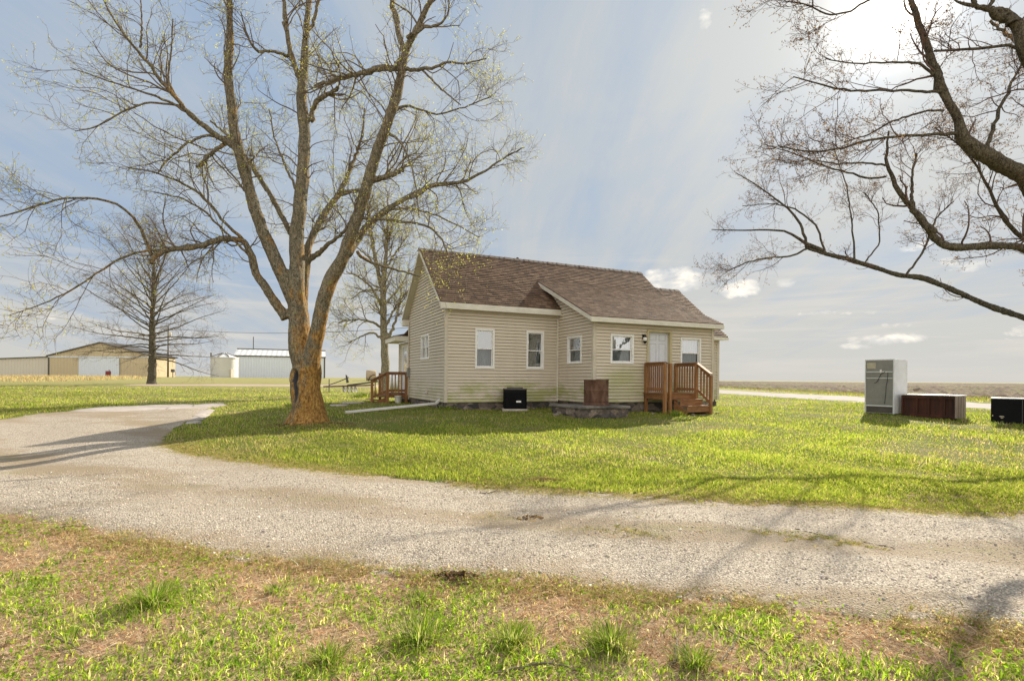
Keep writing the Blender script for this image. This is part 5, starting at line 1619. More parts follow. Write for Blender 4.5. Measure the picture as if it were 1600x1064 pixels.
def grain_bin(pl, pr, ywall, yapex, ybase, Y, label):
    x0, x1 = at(pl, ybase, Y).x, at(pr, ybase, Y).x
    r = (x1 - x0) / 2; zb = at((pl + pr) / 2, ybase, Y).z; h = at(0 + (pl + pr) / 2, ywall, Y).z - zb; ha = at((pl + pr) / 2, yapex, Y).z - zb
    e = empty('grain_bin', ((x0 + x1) / 2, Y + r, zb), 0, label, 'grain bin', 'galvanised grain bins by the white shed')
    prof = []
    k = 30
    for i in range(k + 1):
        prof.append((r + (.025 if i % 2 else 0), -.8 + (h + .8) * i / k))
    mb = MB(); mb.lathe(prof, (0, 0, 0), 40); mb.build('wall', M['bin'], e, smooth=True)
    mb = MB(); mb.lathe([(r + .15, h - .06), (r + .12, h + .02), (.55, ha - .1), (.5, ha), (.3, ha + .1)], (0, 0, 0), 24); mb.build('roof', M['metal_roof'], e)
    for kx in range(8):
        a = kx * math.pi / 4
        mb = MB(); mb.beam((math.cos(a) * (r + .1), math.sin(a) * (r + .1), h + .12), (math.cos(a) * .5, math.sin(a) * .5, ha + .03), .12, .10); mb.build('roof_rib', M['dark_metal'], e)
    mb = MB(); mb.box((-r * .86, -r * .55, h + .02), (-r * .78, -r * .45, h + .9)); mb.build('vent', M['dark_metal'], e)
    mb = MB(); mb.box((r * .80, -r * .72, -.2), (r * .92, -r * .55, h * .4)); mb.build('hatch', M['trim'], e)
    return e


grain_bin(320.5, 360, 558, 551, 589.3, 105, 'round galvanised grain bin with a ribbed cone roof left of the white shed')
grain_bin(352, 366.5, 564, 561, 589.3, 128, 'small grain bin half hidden between the larger bin and the white shed')

# utility pole and wires
pt = at(263, 511, 108)
pz = gzf(pt.x, 108)
up = empty('utility_pole', (pt.x, 108, pz), 0, 'thin dark wooden utility pole standing behind the bare tree', 'utility pole')
H_ = pt.z - pz
mb = MB(); mb.lathe([(.17, -.5), (.12, H_ + .2)], (0, 0, 0), 10); mb.build('pole', M['dark_metal'], up, smooth=True)
mb = MB(); mb.box((-.9, -.08, H_ - .6), (.9, .08, H_ - .45)); mb.build('crossarm', M['dark_metal'], up)
mb = MB(); mb.lathe([(.22, H_ - 2.0), (.25, H_ - 1.95), (.25, H_ - 1.1), (.2, H_ - 1.0)], (.35, 0, 0), 12); mb.build('transformer', M['barn_grey'], up, smooth=True)


def wire(p, q, sag, label, r=.022):
    n = 24; pts = []
    for i in range(n + 1):
        t = i / n; c = Vector(p).lerp(Vector(q), t); c.z -= sag * 4 * t * (1 - t); pts.append(tuple(c))
    mb = MB(); mb.tube(pts, r, 5); o = mb.build('overhead_wire', M['wire'])
    tag(o, label, 'wire', 'overhead wires from the utility pole')


wire((pt.x, 108, pt.z - .3), at(-120, 462, 60), .6, 'overhead wire running from the pole out to the left edge', .03)
hp = Vector((*hw(.3, WD + 1.2), 3.2))
wire((pt.x + .5, 108, pt.z - .3), at(700, 507, 70), 1.0, 'overhead wire running from the pole to the right behind the house', .035)

# fuel pump stand near the pole, red drum before the sliding door
sg = at(270, 590.5, 100)
s_ = empty('fuel_pump', (sg.x, 100, gzf(sg.x, 100)), 0, 'small dark fuel pump on a post beside the utility pole', 'fuel pump')
mb = MB(); mb.box((-.05, -.05, -.2), (.05, .05, 1.1)); mb.build('post', M['dark_metal'], s_)
mb = MB(); mb.box((-.28, -.2, .95), (.28, .2, 1.5)); mb.build('pump_head', M['dark_metal'], s_, bevel=.04)
mb = MB(); mb.tube([(.28, 0, 1.3), (.5, 0, 1.0), (.45, 0, .5), (.3, 0, .3)], .03, 6); mb.build('hose', M['dark_metal'], s_)
rp = at(169, 592, 100)
rd = empty('red_drum', (rp.x, 100, gzf(rp.x, 100)), 0, 'dark red fuel drum in front of the pale sliding door', 'drum')
mb = MB(); mb.lathe([(.42, -.3), (.42, .28), (.44, .30), (.42, .32), (.42, .62), (.44, .64), (.42, .66), (.42, 1.05), (.40, 1.07)], (0, 0, 0), 20); mb.build('body', M['red'], rd, smooth=True)
mb = MB(); mb.lathe([(.05, 1.07), (.05, 1.2), (.12, 1.22), (.12, 1.28)], (.2, 0, 0), 8); mb.build('cap', M['dark_metal'], rd)

# round hay bale
hb = at(580, 584, 80)
R_ = .80
mb = MB()
prof = [(0.02, -.72), (R_ * .5, -.74), (R_ * .92, -.70), (R_, -.60), (R_ * 1.01, 0), (R_, .60), (R_ * .92, .70), (R_ * .5, .74), (.02, .72)]
mb.lathe(prof, (0, 0, 0), 36)
ho = mb.build('hay_bale', M['straw'], None, smooth=True)
ho.location = (hb.x, 80, gzf(hb.x, 80) + R_ - .05); ho.rotation_euler = (0, math.pi / 2, math.radians(15))
tag(ho, 'large round straw bale standing on the field beyond the side deck', 'hay bale')

# white propane tank beyond the side deck
pp = at(621, 606, 34)
pk = empty('propane_tank', (pp.x, 34, gzf(pp.x, 34)), math.radians(20), 'white propane tank behind the side deck railing', 'propane tank')
mb = MB(); pr = []
for i in range(7): a = i / 6 * math.pi / 2; pr.append((.48 * math.sin(a) + .005, -.85 - .35 * math.cos(a)))
for i in range(7): a = math.pi / 2 - i / 6 * math.pi / 2; pr.append((.48 * math.sin(a) + .005, .85 + .35 * math.cos(a)))
mb.lathe(pr, (0, 0, 0), 24)
Mx = Matrix.Translation((0, 0, .72)) @ Matrix.Rotation(math.pi / 2, 4, 'Y')
mb.v = [tuple(Mx @ Vector(v)) for v in mb.v]; mb.build('tank', M['fridge_side'], pk, smooth=True)
for x in (-.55, .55):
    mb = MB(); mb.box((x - .06, -.3, -.1), (x + .06, .3, .30)); mb.build('leg', M['dark_metal'], pk)
mb = MB(); mb.lathe([(.14, 1.15), (.14, 1.32), (.1, 1.36)], (0, 0, 0), 14); mb.build('valve_cover', M['fridge_side'], pk, smooth=True)

# old farm implement in the weeds left of the side deck
ip = on_ground(556, 612)
im = empty('farm_implement', (ip.x - .2, ip.y - 2.0, gzf(ip.x, ip.y - 2.0) - .13), math.radians(14), 'old rusty drawn farm implement with drawbar and discs standing in the weeds', 'farm implement')
mb = MB(); mb.beam((-1.25, 0, .52), (1.9, .2, .62), .10, .09); mb.build('drawbar', M['rust'], im)
mb = MB(); mb.beam((-.9, 0, 0), (-.9, .02, 1.0), .05, .05); mb.build('jack_stand', M['dark_metal'], im)
mb = MB(); mb.tube([(-.9, 0, .62), (-.3, .05, .85), (.3, .1, 1.12)], .03, 7); mb.build('brace', M['dark_metal'], im)
mb = MB(); mb.beam((.2, .1, .6), (3.4, .35, 1.05), .09, .10); mb.build('frame_beam', M['dark_metal'], im)
for k in range(4):
    dd = MB(); c = Vector((.0 + .24 * k, .1 + .02 * k, .34))
    dd.lathe([(.02, -.03), (.15, -.01), (.23, .02), (.21, .03), (.05, .0)], (0, 0, 0), 18)
    Mx = Matrix.Translation(c) @ Matrix.Rotation(math.radians(78), 4, 'Y') @ Matrix.Rotation(math.radians(18), 4, 'X')
    dd.v = [tuple(Mx @ Vector(v)) for v in dd.v]; dd.build('disc', M['dark_metal'], im)
mb = MB(); mb.prism([(.15, .0, .75), (.32, .0, .8), (.2, .0, 1.25), (.1, .0, 1.3)], (0, .12, 0)); mb.build('seat_bracket', M['dark_metal'], im)
mb = MB(); mb.tube([(1.5, .2, .9), (1.65, .2, 1.2), (1.9, .2, 1.32), (1.95, .2, 1.25)], .035, 6); mb.build('hitch_lever', M['rust'], im)
mb = MB(); mb.box((1.6, .0, .98), (3.3, .5, 1.06)); mb.build('deck_plate', M['fridge_back'], im)
for x in (2.9,):
    wv = MB(); wv.lathe([(.20, -.04), (.27, -.035), (.29, 0), (.27, .035), (.20, .04), (.19, 0)], (0, 0, 0), 24, cap=False)
    Mx = Matrix.Translation((x, -.05, .28)) @ Matrix.Rotation(math.pi / 2, 4, 'X'); wv.v = [tuple(Mx @ Vector(v)) for v in wv.v]
    wh = wv.build('wheel', M['black'], im, smooth=True)
    wv = MB(); wv.lathe([(.19, -.02), (.05, -.03), (.05, .03), (.19, .02)], (0, 0, 0), 16); wv.v = [tuple(Mx @ Vector(v)) for v in wv.v]; wv.build('hub', M['dark_metal'], wh)

# flat stepping stone near the implement, drain cover
for (px_, py_, rx, lb) in ((552, 630, .42, 'round flat concrete cover in the worn grass left of the side deck'), (530, 634, .30, 'small flat stone left of the round concrete cover')):
    c = on_ground(px_, py_)
    mb = MB(); mb.lathe([(rx, -.04), (rx, .018), (rx - .02, .03)], (0, 0, 0), 18); o = mb.build('paving_stone', M['concrete'], None)
    o.location = (c.x, c.y, c.z + .012); tag(o, lb, 'paving stone')
#@@TREES

rng = np.random.default_rng(77)
for (px_, py_, r_, h_, n_, lb, dr_y) in ((594, 618, .45, .62, 500, 'tall tan dry weeds at the foot of the side deck steps', .97), (566, 621, .5, .30, 420, 'green weeds growing under the old farm implement', .2), (1508, 660, .16, .16, 120, 'weeds at the foot of the slatted end of the brown cabinet', .6), (1562, 668, .14, .20, 110, 'weeds before the left half of the black cabinet', .4), (700, 640, .25, .16, 260, 'green weeds by the stone foundation at the house corner', .1), (650, 628, .3, .2, 260, 'green weeds between bucket and house wall', .1), (1055, 650, .2, .22, 160, 'green weeds beside the front deck steps', .1)):
    tuft(px_, py_, r_, h_, n_, lb, 'weed clumps round the house', dr_y)

# ------------------------------------------------------------------ trees
def resample(pts, rad, K):
    pts = np.array(pts, float); rad = np.array(rad, float)
    d = np.r_[0, np.cumsum(np.linalg.norm(np.diff(pts, axis=0), axis=1))]
    t = np.linspace(0, d[-1], K)
    # smooth (Catmull-Rom like) by dense linear then blur
    dense = np.linspace(0, d[-1], K * 6)
    Q = np.stack([np.interp(dense, d, pts[:, k]) for k in range(3)], -1)
    ker = np.ones(7) / 7
    Qp = np.concatenate([np.repeat(Q[:1], 3, 0) - (np.arange(3, 0, -1)[:, None]) * (Q[1] - Q[0]), Q, np.repeat(Q[-1:], 3, 0) + (np.arange(1, 4)[:, None]) * (Q[-1] - Q[-2])])
    Q = np.stack([np.convolve(Qp[:, k], ker, 'valid') for k in range(3)], -1)
    return np.stack([np.interp(t, dense, Q[:, k]) for k in range(3)], -1), np.interp(t, d, rad)


def limb_from(pts, k=.88):
    """pts: (px, py, depth, width_px) in photo pixels -> world polyline and radii"""
    P = [tuple(at(a, b, Y)) for a, b, Y, w in pts]
    R = [k * w * Y / F0 / 2 for a, b, Y, w in pts]
    return P, R


def grow(P, R, n, L, ang, K, up=0.0, out=0.0, ctr=None, tmin=.12, rf=.45, rmax=.02, rmin=.0015, wig=.18, weights=None, droop=0.0, flat=0.0):
    """n children on parent polylines P [M,k,3], R [M,k] -> [n,K,3], [n,K]"""
    Mn, k, _ = P.shape
    seg = np.linalg.norm(P[:, -1] - P[:, 0], axis=1)
    w = seg if weights is None else weights
    pi = rng.choice(Mn, n, p=w / w.sum())
    t = tmin + (1 - tmin) * rng.uniform(0, 1, n) ** .8
    f = t * (k - 1); i = np.minimum(f.astype(int), k - 2); fr = (f - i)[:, None]
    p0 = P[pi, i] * (1 - fr) + P[pi, i + 1] * fr
    r0 = R[pi, i] * (1 - fr[:, 0]) + R[pi, i + 1] * fr[:, 0]
    T = P[pi, i + 1] - P[pi, i]; T /= np.linalg.norm(T, axis=1, keepdims=True) + 1e-9
    A = rng.normal(0, 1, (n, 3)); A -= T * (A * T).sum(1, keepdims=True); A /= np.linalg.norm(A, axis=1, keepdims=True) + 1e-9
    an = np.radians(rng.uniform(ang[0], ang[1], n))[:, None]
    D = T * np.cos(an) + A * np.sin(an)
    if ctr is not None:
        o = p0 - ctr; o[:, 2] *= .6; o /= np.linalg.norm(o, axis=1, keepdims=True) + 1e-9
        D = D + out * o
    D[:, 2] += flat
    D /= np.linalg.norm(D, axis=1, keepdims=True)
    Ln = rng.uniform(L[0], L[1], n) * (1.1 - .55 * t)
    Q = np.zeros((n, K, 3)); Q[:, 0] = p0
    st = (Ln / (K - 1))[:, None]
    W = rng.normal(0, wig, (n, 3))
    for j in range(1, K):
        D = D + rng.normal(0, wig * .55, (n, 3)) + W * .18
        D[:, 2] += up / (K - 1) - droop * (j / K) / (K - 1)
        D /= np.linalg.norm(D, axis=1, keepdims=True)
        Q[:, j] = Q[:, j - 1] + D * st
    rb = np.clip(r0 * rf, rmin * 1.6, rmax) * rng.uniform(.7, 1.0, n)
    Rr = rb[:, None] * np.linspace(1, .38, K)[None]
    Rr = np.maximum(Rr, rmin * .7)
    return Q, Rr


def buds(P, per, size, cols, wts, tlo=.25, jit=.03):
    n = len(P) * per
    pi = np.repeat(np.arange(len(P)), per)
    k = P.shape[1]
    t = tlo + (1 - tlo) * rng.uniform(0, 1, n); t[::per] = 1.0
    f = t * (k - 1); i = np.minimum(f.astype(int), k - 2); fr = (f - i)[:, None]
    c = P[pi, i] * (1 - fr) + P[pi, i + 1] * fr + rng.normal(0, jit * .5, (n, 3))
    out = []
    a = rng.normal(0, 1, (n, 3)); a /= np.linalg.norm(a, axis=1, keepdims=True)
    b = rng.normal(0, 1, (n, 3)); b -= a * (a * b).sum(1, keepdims=True); b /= np.linalg.norm(b, axis=1, keepdims=True)
    s = rng.uniform(size[0], size[1], n)[:, None]
    V = np.stack([c, c + a * s + b * s * .45, c + a * s * 2, c + a * s - b * s * .45], 1).reshape(-1, 3)
    return V, np.arange(4 * n).reshape(-1, 4), np.repeat(pal(n, cols, wts), 4, 0)


def tubes_mesh(name, sets, mat, parent, sides=(4, 3, 3)):
    Vs, Fs, o = [], [], 0
    for (P, R), s in zip(sets, sides):
        v, f = tube_arrays(P, R, s); Vs.append(v); Fs.append(f + o); o += len(v)
    return np_mesh(name, np.concatenate(Vs), np.concatenate(Fs), mat, parent)


def thick_mesh(name, limbs, mat, parent, origin, voxel=.03, minr=.045, rough=.02, post=None):
    """trunk and heavy limbs fused into one skin, then roughened like bark"""
    Vs, Fs, o = [], [], 0
    for P, R in limbs:
        K = max(8, int(sum(np.linalg.norm(np.diff(np.array(P), axis=0), axis=1)) / .12))
        Q, r = resample(P, R, K)
        keep = r > minr
        if keep.sum() < 3: continue
        last = np.nonzero(keep)[0][-1] + 1
        Q, r = Q[:last + 1], r[:last + 1]
        Q = Q + np.array([[mnoise.noise(Vector((*q,)) * 1.7) * .25 * rr, mnoise.noise(Vector((*q,)) * 1.7 + Vector((9, 0, 0))) * .25 * rr, 0] for q, rr in zip(Q, r)])
        v, f = tube_arrays(Q[None], r[None], 16)
        n = len(v)
        me_v = list(map(tuple, v)); Vs += me_v; Fs += [tuple(int(a) + o for a in q) for q in f]
        Fs.append(tuple(o + a for a in range(16))[::-1]); Fs.append(tuple(o + n - 16 + a for a in range(16))); o += n
    me = bpy.data.meshes.new(name); me.from_pydata([tuple(np.array(v) - origin) for v in Vs], [], Fs)
    ob = bpy.data.objects.new(name, me); C.objects.link(ob)
    m = ob.modifiers.new('r', 'REMESH'); m.mode = 'VOXEL'; m.voxel_size = voxel
    m = ob.modifiers.new('s', 'SMOOTH'); m.factor = .6; m.iterations = 5
    dg = bpy.context.evaluated_depsgraph_get(); ev = ob.evaluated_get(dg)
    nm = bpy.data.meshes.new_from_object(ev)
    bpy.data.objects.remove(ob); bpy.data.meshes.remove(me)
    nv = len(nm.vertices)
    co = np.empty(nv * 3, np.float32); nm.vertices.foreach_get('co', co); co = co.reshape(-1, 3)
    no = np.empty(nv * 3, np.float32); nm.vertices.foreach_get('normal', no); no = no.reshape(-1, 3)
    d = np.array([mnoise.noise(Vector((c[0] * 11, c[1] * 11, c[2] * 2.4))) + .6 * mnoise.noise(Vector((c[0] * 26, c[1] * 26, c[2] * 7))) + 1.1 * mnoise.noise(Vector((c[0] * 3.1, c[1] * 3.1, c[2] * 1.6))) for c in co])
    if post is not None: d = d + post(co, no) / rough
    co = co + no * (d * rough)[:, None]
    nm.vertices.foreach_set('co', co.ravel().astype(np.float32))
    nm.materials.clear(); nm.materials.append(mat)
    nm.polygons.foreach_set('use_smooth', [True] * len(nm.polygons)); nm.update()
    nm.name = name
    ob = link(name, nm, parent)
    return ob


def make_tree(label, name, origin, limbs, n1, n2, n3, L1, L2, L3, barkm, twigm, leafcols, leafw, per=2, lsize=(.010, .02), ctr=None, up=.5, voxel=.03, minr=.045, rough=.02, post=None, droop=0., group=None, wfun=None, rs=1.0, out=.35):
    root = empty(name, origin, 0, label, 'tree', group)
    org = np.array(origin)
    ob = thick_mesh('trunk', limbs, barkm, root, org, voxel, minr, rough, post)
    KK = 16
    LP, LR = [], []
    for P, R in limbs:
        q, r = resample(P, R, KK); LP.append(q); LR.append(r)
    LP, LR = np.array(LP), np.array(LR)
    # thin limbs as their own parts
    for q, r in zip(LP, LR):
        if r.min() < minr:
            i0 = np.nonzero(r < minr * 1.25)[0]
            if len(i0) < 3: continue
            i0 = max(0, i0[0] - 1)
            Q, rr = resample(q[i0:], r[i0:], 22)
            Q = Q + rng.normal(0, 1, Q.shape) * (rr[:, None] * .35)
            v, f = tube_arrays((Q - org)[None], rr[None], 8)
            np_mesh('limb', v, f, barkm, root)
    c = np.array(ctr) if ctr is not None else None
    w = None
    ln = np.linalg.norm(np.diff(LP, axis=1), axis=2).sum(1)
    w = ln * (wfun(LP, LR) if wfun else 1.0)
    P1, R1 = grow(LP, LR, n1, L1, (35, 82), 9, up=up, out=out, ctr=c, tmin=.3, rf=.5, rmax=.022 * rs, rmin=.004 * rs, wig=.34, weights=w, droop=droop)
    P2, R2 = grow(P1, R1, n2, L2, (30, 75), 6, up=up * .5, out=.08, ctr=c, tmin=.1, rf=.55, rmax=.009 * rs, rmin=.0026 * rs, wig=.34, droop=droop)
    P3, R3 = grow(P2, R2, n3, L3, (25, 75), 4, up=.2, out=.05, ctr=c, tmin=.1, rf=.6, rmax=.004 * rs, rmin=.0017 * rs, wig=.36, droop=droop * .6)
    tubes_mesh('crown', [(P1 - org, R1), (P2 - org, R2), (P3 - org, R3)], twigm, root, (5, 4, 3))
    V, F, T = buds(P3, per, lsize, leafcols, leafw)
    np_mesh('foliage', V - org.astype(np.float32), F, M['leaf'], root, smooth=False, tint=T)
    return root


# --- the big maple in front of the house
D0 = 13.3
big = [
 [(481, 664, D0, 76), (480, 655, D0, 62), (480, 638, D0, 55), (480, 615, D0, 51), (480, 590, D0, 50), (478, 565, D0, 48), (470, 540, D0, 41), (465, 505, D0, 34), (463, 470, D0, 32), (464, 440, D0, 28), (465, 415, 13.4, 26), (464, 357, 13.5, 24), (473, 282, 13.6, 22), (477, 211, 13.7, 20), (471, 155, 13.8, 18), (473, 127, 13.9, 16), (479, 47, 14.1, 11), (487, -40, 14.4, 8), (492, -120, 14.7, 5)],
 [(482, 600, 13.2, 26), (487, 570, 13.1, 28), (494, 526, 13.0, 27), (503, 480, 12.9, 25), (515, 440, 12.8, 25), (537, 402, 12.7, 22), (561, 335, 12.6, 20), (580, 266, 12.5, 19), (604, 197, 12.4, 18), (622, 141, 12.3, 17), (633, 80, 12.2, 13), (655, 38, 12.1, 11), (674, 0, 12.0, 9), (700, -60, 11.9, 7), (715, -130, 11.8, 4)],
 [(463, 478, 13.3, 26), (450, 448, 13.2, 25), (420, 383, 13.1, 22), (397, 324, 13.0, 20), (378, 254, 12.9, 18), (364, 190, 12.8, 17), (357, 120, 12.7, 16), (359, 50, 12.6, 12), (359, -10, 12.5, 10), (352, -100, 12.4, 6)],
 [(446, 498, 13.2, 20), (441, 488, 13.2, 17), (416, 452, 13.0, 15), (400, 429, 12.9, 14), (393, 400, 12.8, 12), (381, 376, 12.7, 11), (350, 372, 12.5, 10), (325, 380, 12.3, 10), (300, 388, 12.1, 9), (262, 389, 11.9, 9), (244, 395, 11.8, 9), (235, 412, 11.7, 8)],
 [(378, 240, 12.9, 13), (362, 226, 12.8, 12), (340, 214, 12.6, 10), (315, 195, 12.4, 9), (292, 176, 12.2, 8), (270, 148, 12.0, 7), (240, 110, 11.8, 6), (215, 80, 11.6, 4.5), (190, 50, 11.4, 4), (165, 12, 11.2, 3), (150, -30, 11.0, 2)],
 [(545, 398, 12.7, 14), (556, 378, 12.9, 13), (571, 355, 13.1, 13), (588, 340, 13.3, 12), (604, 328, 13.5, 11), (641, 306, 13.8, 9), (679, 288, 14.0, 7.5), (704, 286, 14.2, 6.5), (726, 286, 14.4, 6), (742, 276, 14.5, 5), (759, 267, 14.6, 4), (787, 246, 14.8, 3), (815, 232, 15.0, 2)],
 [(476, 545, 13.6, 14), (474, 500, 13.8, 15), (475, 440, 14.1, 15), (480, 388, 14.3, 14), (505, 338, 14.7, 12), (529, 305, 15.0, 10), (540, 282, 15.2, 8), (552, 252, 15.4, 6), (566, 215, 15.6, 4), (570, 170, 15.8, 3)],
 [(529, 305, 15.0, 7), (545, 299, 15.2, 7), (562, 300, 15.4, 6), (590, 280, 15.8, 5), (625, 265, 16.1, 3), (660, 240, 16.4, 2)],
 [(480, 408, 14.2, 9), (500, 396, 13.9, 8), (514, 381, 13.6, 7), (533, 368, 13.3, 6), (545, 350, 13.1, 5), (560, 320, 12.9, 3)],
 [(455, 366, 13.7, 10), (440, 338, 13.8, 9), (420, 300, 13.9, 9), (400, 268, 14.0, 8), (385, 246, 14.1, 6), (360, 215, 14.3, 4), (330, 190, 14.5, 3)],
 [(622, 108, 12.3, 9), (600, 108, 12.5, 9), (585, 109, 12.7, 9), (552, 118, 13.0, 8), (519, 126, 13.3, 7), (492, 134, 13.7, 6)],
 [(625, 108, 12.3, 8), (641, 110, 12.2, 7), (660, 110, 12.1, 6), (679, 106, 12.0, 5), (700, 96, 11.9, 4), (726, 101, 11.8, 3), (760, 92, 11.7, 2)],
 [(632, 85, 12.2, 10), (622, 50, 12.4, 10), (613, 2, 12.6, 9), (608, -50, 12.8, 6), (600, -120, 13, 4)],
 [(628, 90, 12.2, 6), (617, 104, 12.1, 5), (608, 112, 12.0, 5)],
 [(487, 190, 13.7, 9), (488, 172, 13.7, 8), (496, 158, 13.6, 8), (512, 148, 13.5, 7), (529, 137, 13.4, 7)],
 [(575, 282, 12.6, 8), (598, 278, 12.5, 8), (616, 272, 12.4, 8), (632, 264, 12.3, 6)],
 [(466, 122, 13.8, 9), (458, 95, 13.7, 9), (452, 75, 13.6, 8), (446, 30, 13.5, 8), (441, -20, 13.4, 5), (436, -90, 13.3, 3)],
 [(450, 88, 13.7, 6), (438, 84, 13.5, 5), (420, 80, 13.3, 5), (404, 82, 13.1, 5), (392, 70, 12.9, 4), (384, 48, 12.8, 3), (376, 20, 12.7, 2)],
 [(478, 60, 13.9, 7), (492, 30, 13.8, 6), (500, -10, 13.7, 5), (510, -60, 13.6, 3)],
 [(236, 398, 11.8, 6), (228, 370, 11.7, 5), (214, 345, 11.5, 5), (197, 326, 11.3, 4.5), (175, 313, 11.1, 4), (140, 310, 10.9, 4), (90, 310, 10.7, 3.5), (40, 328, 10.4, 3), (0, 338, 10.2, 2.5), (-40, 350, 10.0, 2)],
 [(246, 391, 11.8, 5), (220, 392, 11.7, 4), (190, 402, 11.5, 4), (155, 425, 11.3, 3), (110, 455, 11.1, 3), (60, 478, 10.9, 2), (15, 492, 10.7, 1.5)],
 [(380, 374, 12.7, 6), (372, 368, 12.6, 6), (355, 352, 12.4, 5), (335, 326, 12.2, 5), (305, 296, 12.0, 4.5), (275, 282, 11.8, 3.5), (245, 270, 11.6, 3), (200, 262, 11.3, 2)],
 [(395, 405, 12.8, 5), (372, 382, 12.5, 4), (345, 355, 12.2, 4), (320, 330, 11.9, 3.5), (285, 310, 11.6, 3), (240, 300, 11.3, 2)],
 [(292, 176, 12.2, 5), (262, 158, 12.0, 4.5), (240, 150, 11.8, 4), (205, 138, 11.6, 3), (160, 124, 11.3, 2.5), (110, 106, 11.0, 1.5)],
 [(290, 172, 12.2, 5), (278, 164, 12.1, 4), (230, 160, 11.8, 3.5), (190, 175, 11.6, 3), (150, 200, 11.3, 2.5), (118, 205, 11.1, 1.5)],
 [(340, 214, 12.6, 5), (318, 212, 12.4, 4.5), (290, 225, 12.2, 4), (262, 250, 12.0, 3.5), (245, 272, 11.8, 2)],
 [(353, 224, 12.8, 7), (340, 232, 12.6, 7), (325, 246, 12.4, 7), (308, 262, 12.2, 6)],
 [(270, 150, 12.0, 4), (262, 120, 11.9, 3.5), (268, 80, 11.8, 3), (270, 30, 11.7, 2)],
 [(219, 76, 11.6, 4), (222, 45, 11.5, 3), (220, 0, 11.4, 2)],
 [(562, 340, 12.7, 6), (590, 342, 12.4, 5.5), (622, 346, 12.1, 5), (660, 350, 11.8, 4), (682, 362, 11.5, 4), (696, 385, 11.3, 3), (706, 415, 11.1, 2), (716, 440, 11.0, 1.5)],
 [(557, 392, 12.8, 6), (565, 402, 12.9, 6), (580, 410, 13.0, 5), (600, 417, 13.1, 4.5), (628, 424, 13.2, 3.5), (657, 432, 13.3, 2.5)],
 [(600, 205, 12.4, 7), (625, 220, 12.2, 4), (640, 250, 12.0, 3), (650, 290, 11.8, 3), (655, 340, 11.6, 2)],
 [(636, 60, 12.1, 6), (662, 44, 11.9, 5), (690, 38, 11.8, 4), (702, 20, 11.7, 3), (700, -20, 11.6, 2)],
 [(660, 110, 12.1, 4), (690, 140, 12.0, 3), (720, 165, 11.9, 2)],
 [(400, 330, 13.0, 6), (385, 300, 13.3, 4), (360, 270, 13.6, 3), (335, 240, 13.9, 2)],
 [(466, 300, 13.6, 5), (445, 260, 13.8, 4), (430, 220, 14.0, 3), (420, 170, 14.2, 2)],
 [(612, 170, 12.4, 6), (640, 165, 12.8, 4), (680, 180, 13.2, 3), (720, 170, 13.6, 2.5), (770, 150, 13.9, 2)],
 [(600, 328, 13.5, 5), (640, 325, 13.7, 4), (680, 335, 13.9, 3), (720, 355, 14.1, 2), (750, 372, 14.2, 1.5)],
]
limbs = [limb_from(l) for l in big]
org0 = np.array(on_ground(480, 657)); org0[1] = D0; org0[0] = at(480, 657, D0).x; org0[2] = gzf(org0[0], D0)
# root flares
for a in (200, 250, 300, 350, 20, 100, 160):
    ra = math.radians(a)
    x0, y0 = org0[0] + .21 * math.cos(ra), org0[1] + .21 * math.sin(ra)
    x1, y1 = org0[0] + .56 * math.cos(ra), org0[1] + .56 * math.sin(ra)
    limbs.append(([(x0, y0, org0[2] + .42), ((x0 * 2 + x1) / 3, (y0 * 2 + y1) / 3, org0[2] + .16), (x1, y1, gzf(x1, y1) - .08)], [.12, .11, .05]))


def cavity(co, no):
    """long wound on the viewer's side of the trunk, with a swollen lip round it"""
    x, y, z = co[:, 0], co[:, 1], co[:, 2]
    front = (no[:, 1] < .1)
    wx = x + .17 + .03 * np.sin(z * 7)
    w = np.where((z > .45) & (z < 1.28), np.exp(-(wx / .055) ** 2) * np.clip(np.minimum((z - .45) / .3, (1.28 - z) / .06), 0, 1), 0)
    lip = np.exp(-(((wx / .15) ** 2 + ((z - 1.13) / .20) ** 2) - 1) ** 2 * 3) * .045
    hole = np.exp(-((wx / .075) ** 2 + ((z - 1.12) / .12) ** 2)) * .14
    sc = np.exp(-(((x - .02) / .12) ** 2 + ((z - 1.25) / .10) ** 2)) * .05
    return np.where(front, lip + sc - .10 * w - hole, 0)


rng = np.random.default_rng(11)
LEAFC = [(0.56, 0.54, 0.12), (0.44, 0.46, 0.10), (0.48, 0.36, 0.15), (0.64, 0.60, 0.24)]


def wf(P, R):
    return np.where(P[:, -1, 2] < 1.0, 0.0, np.where(R[:, 8] < .12, 1.6, .8))


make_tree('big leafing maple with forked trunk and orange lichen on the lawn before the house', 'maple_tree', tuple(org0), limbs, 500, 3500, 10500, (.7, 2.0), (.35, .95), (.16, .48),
          M['bark_main'], M['twig'], LEAFC, (4, 3, 2, 3), per=3, lsize=(.013, .024), ctr=(org0[0], org0[1], 3.0), up=.3, voxel=.028, minr=.05, rough=.013, post=cavity, wfun=wf)

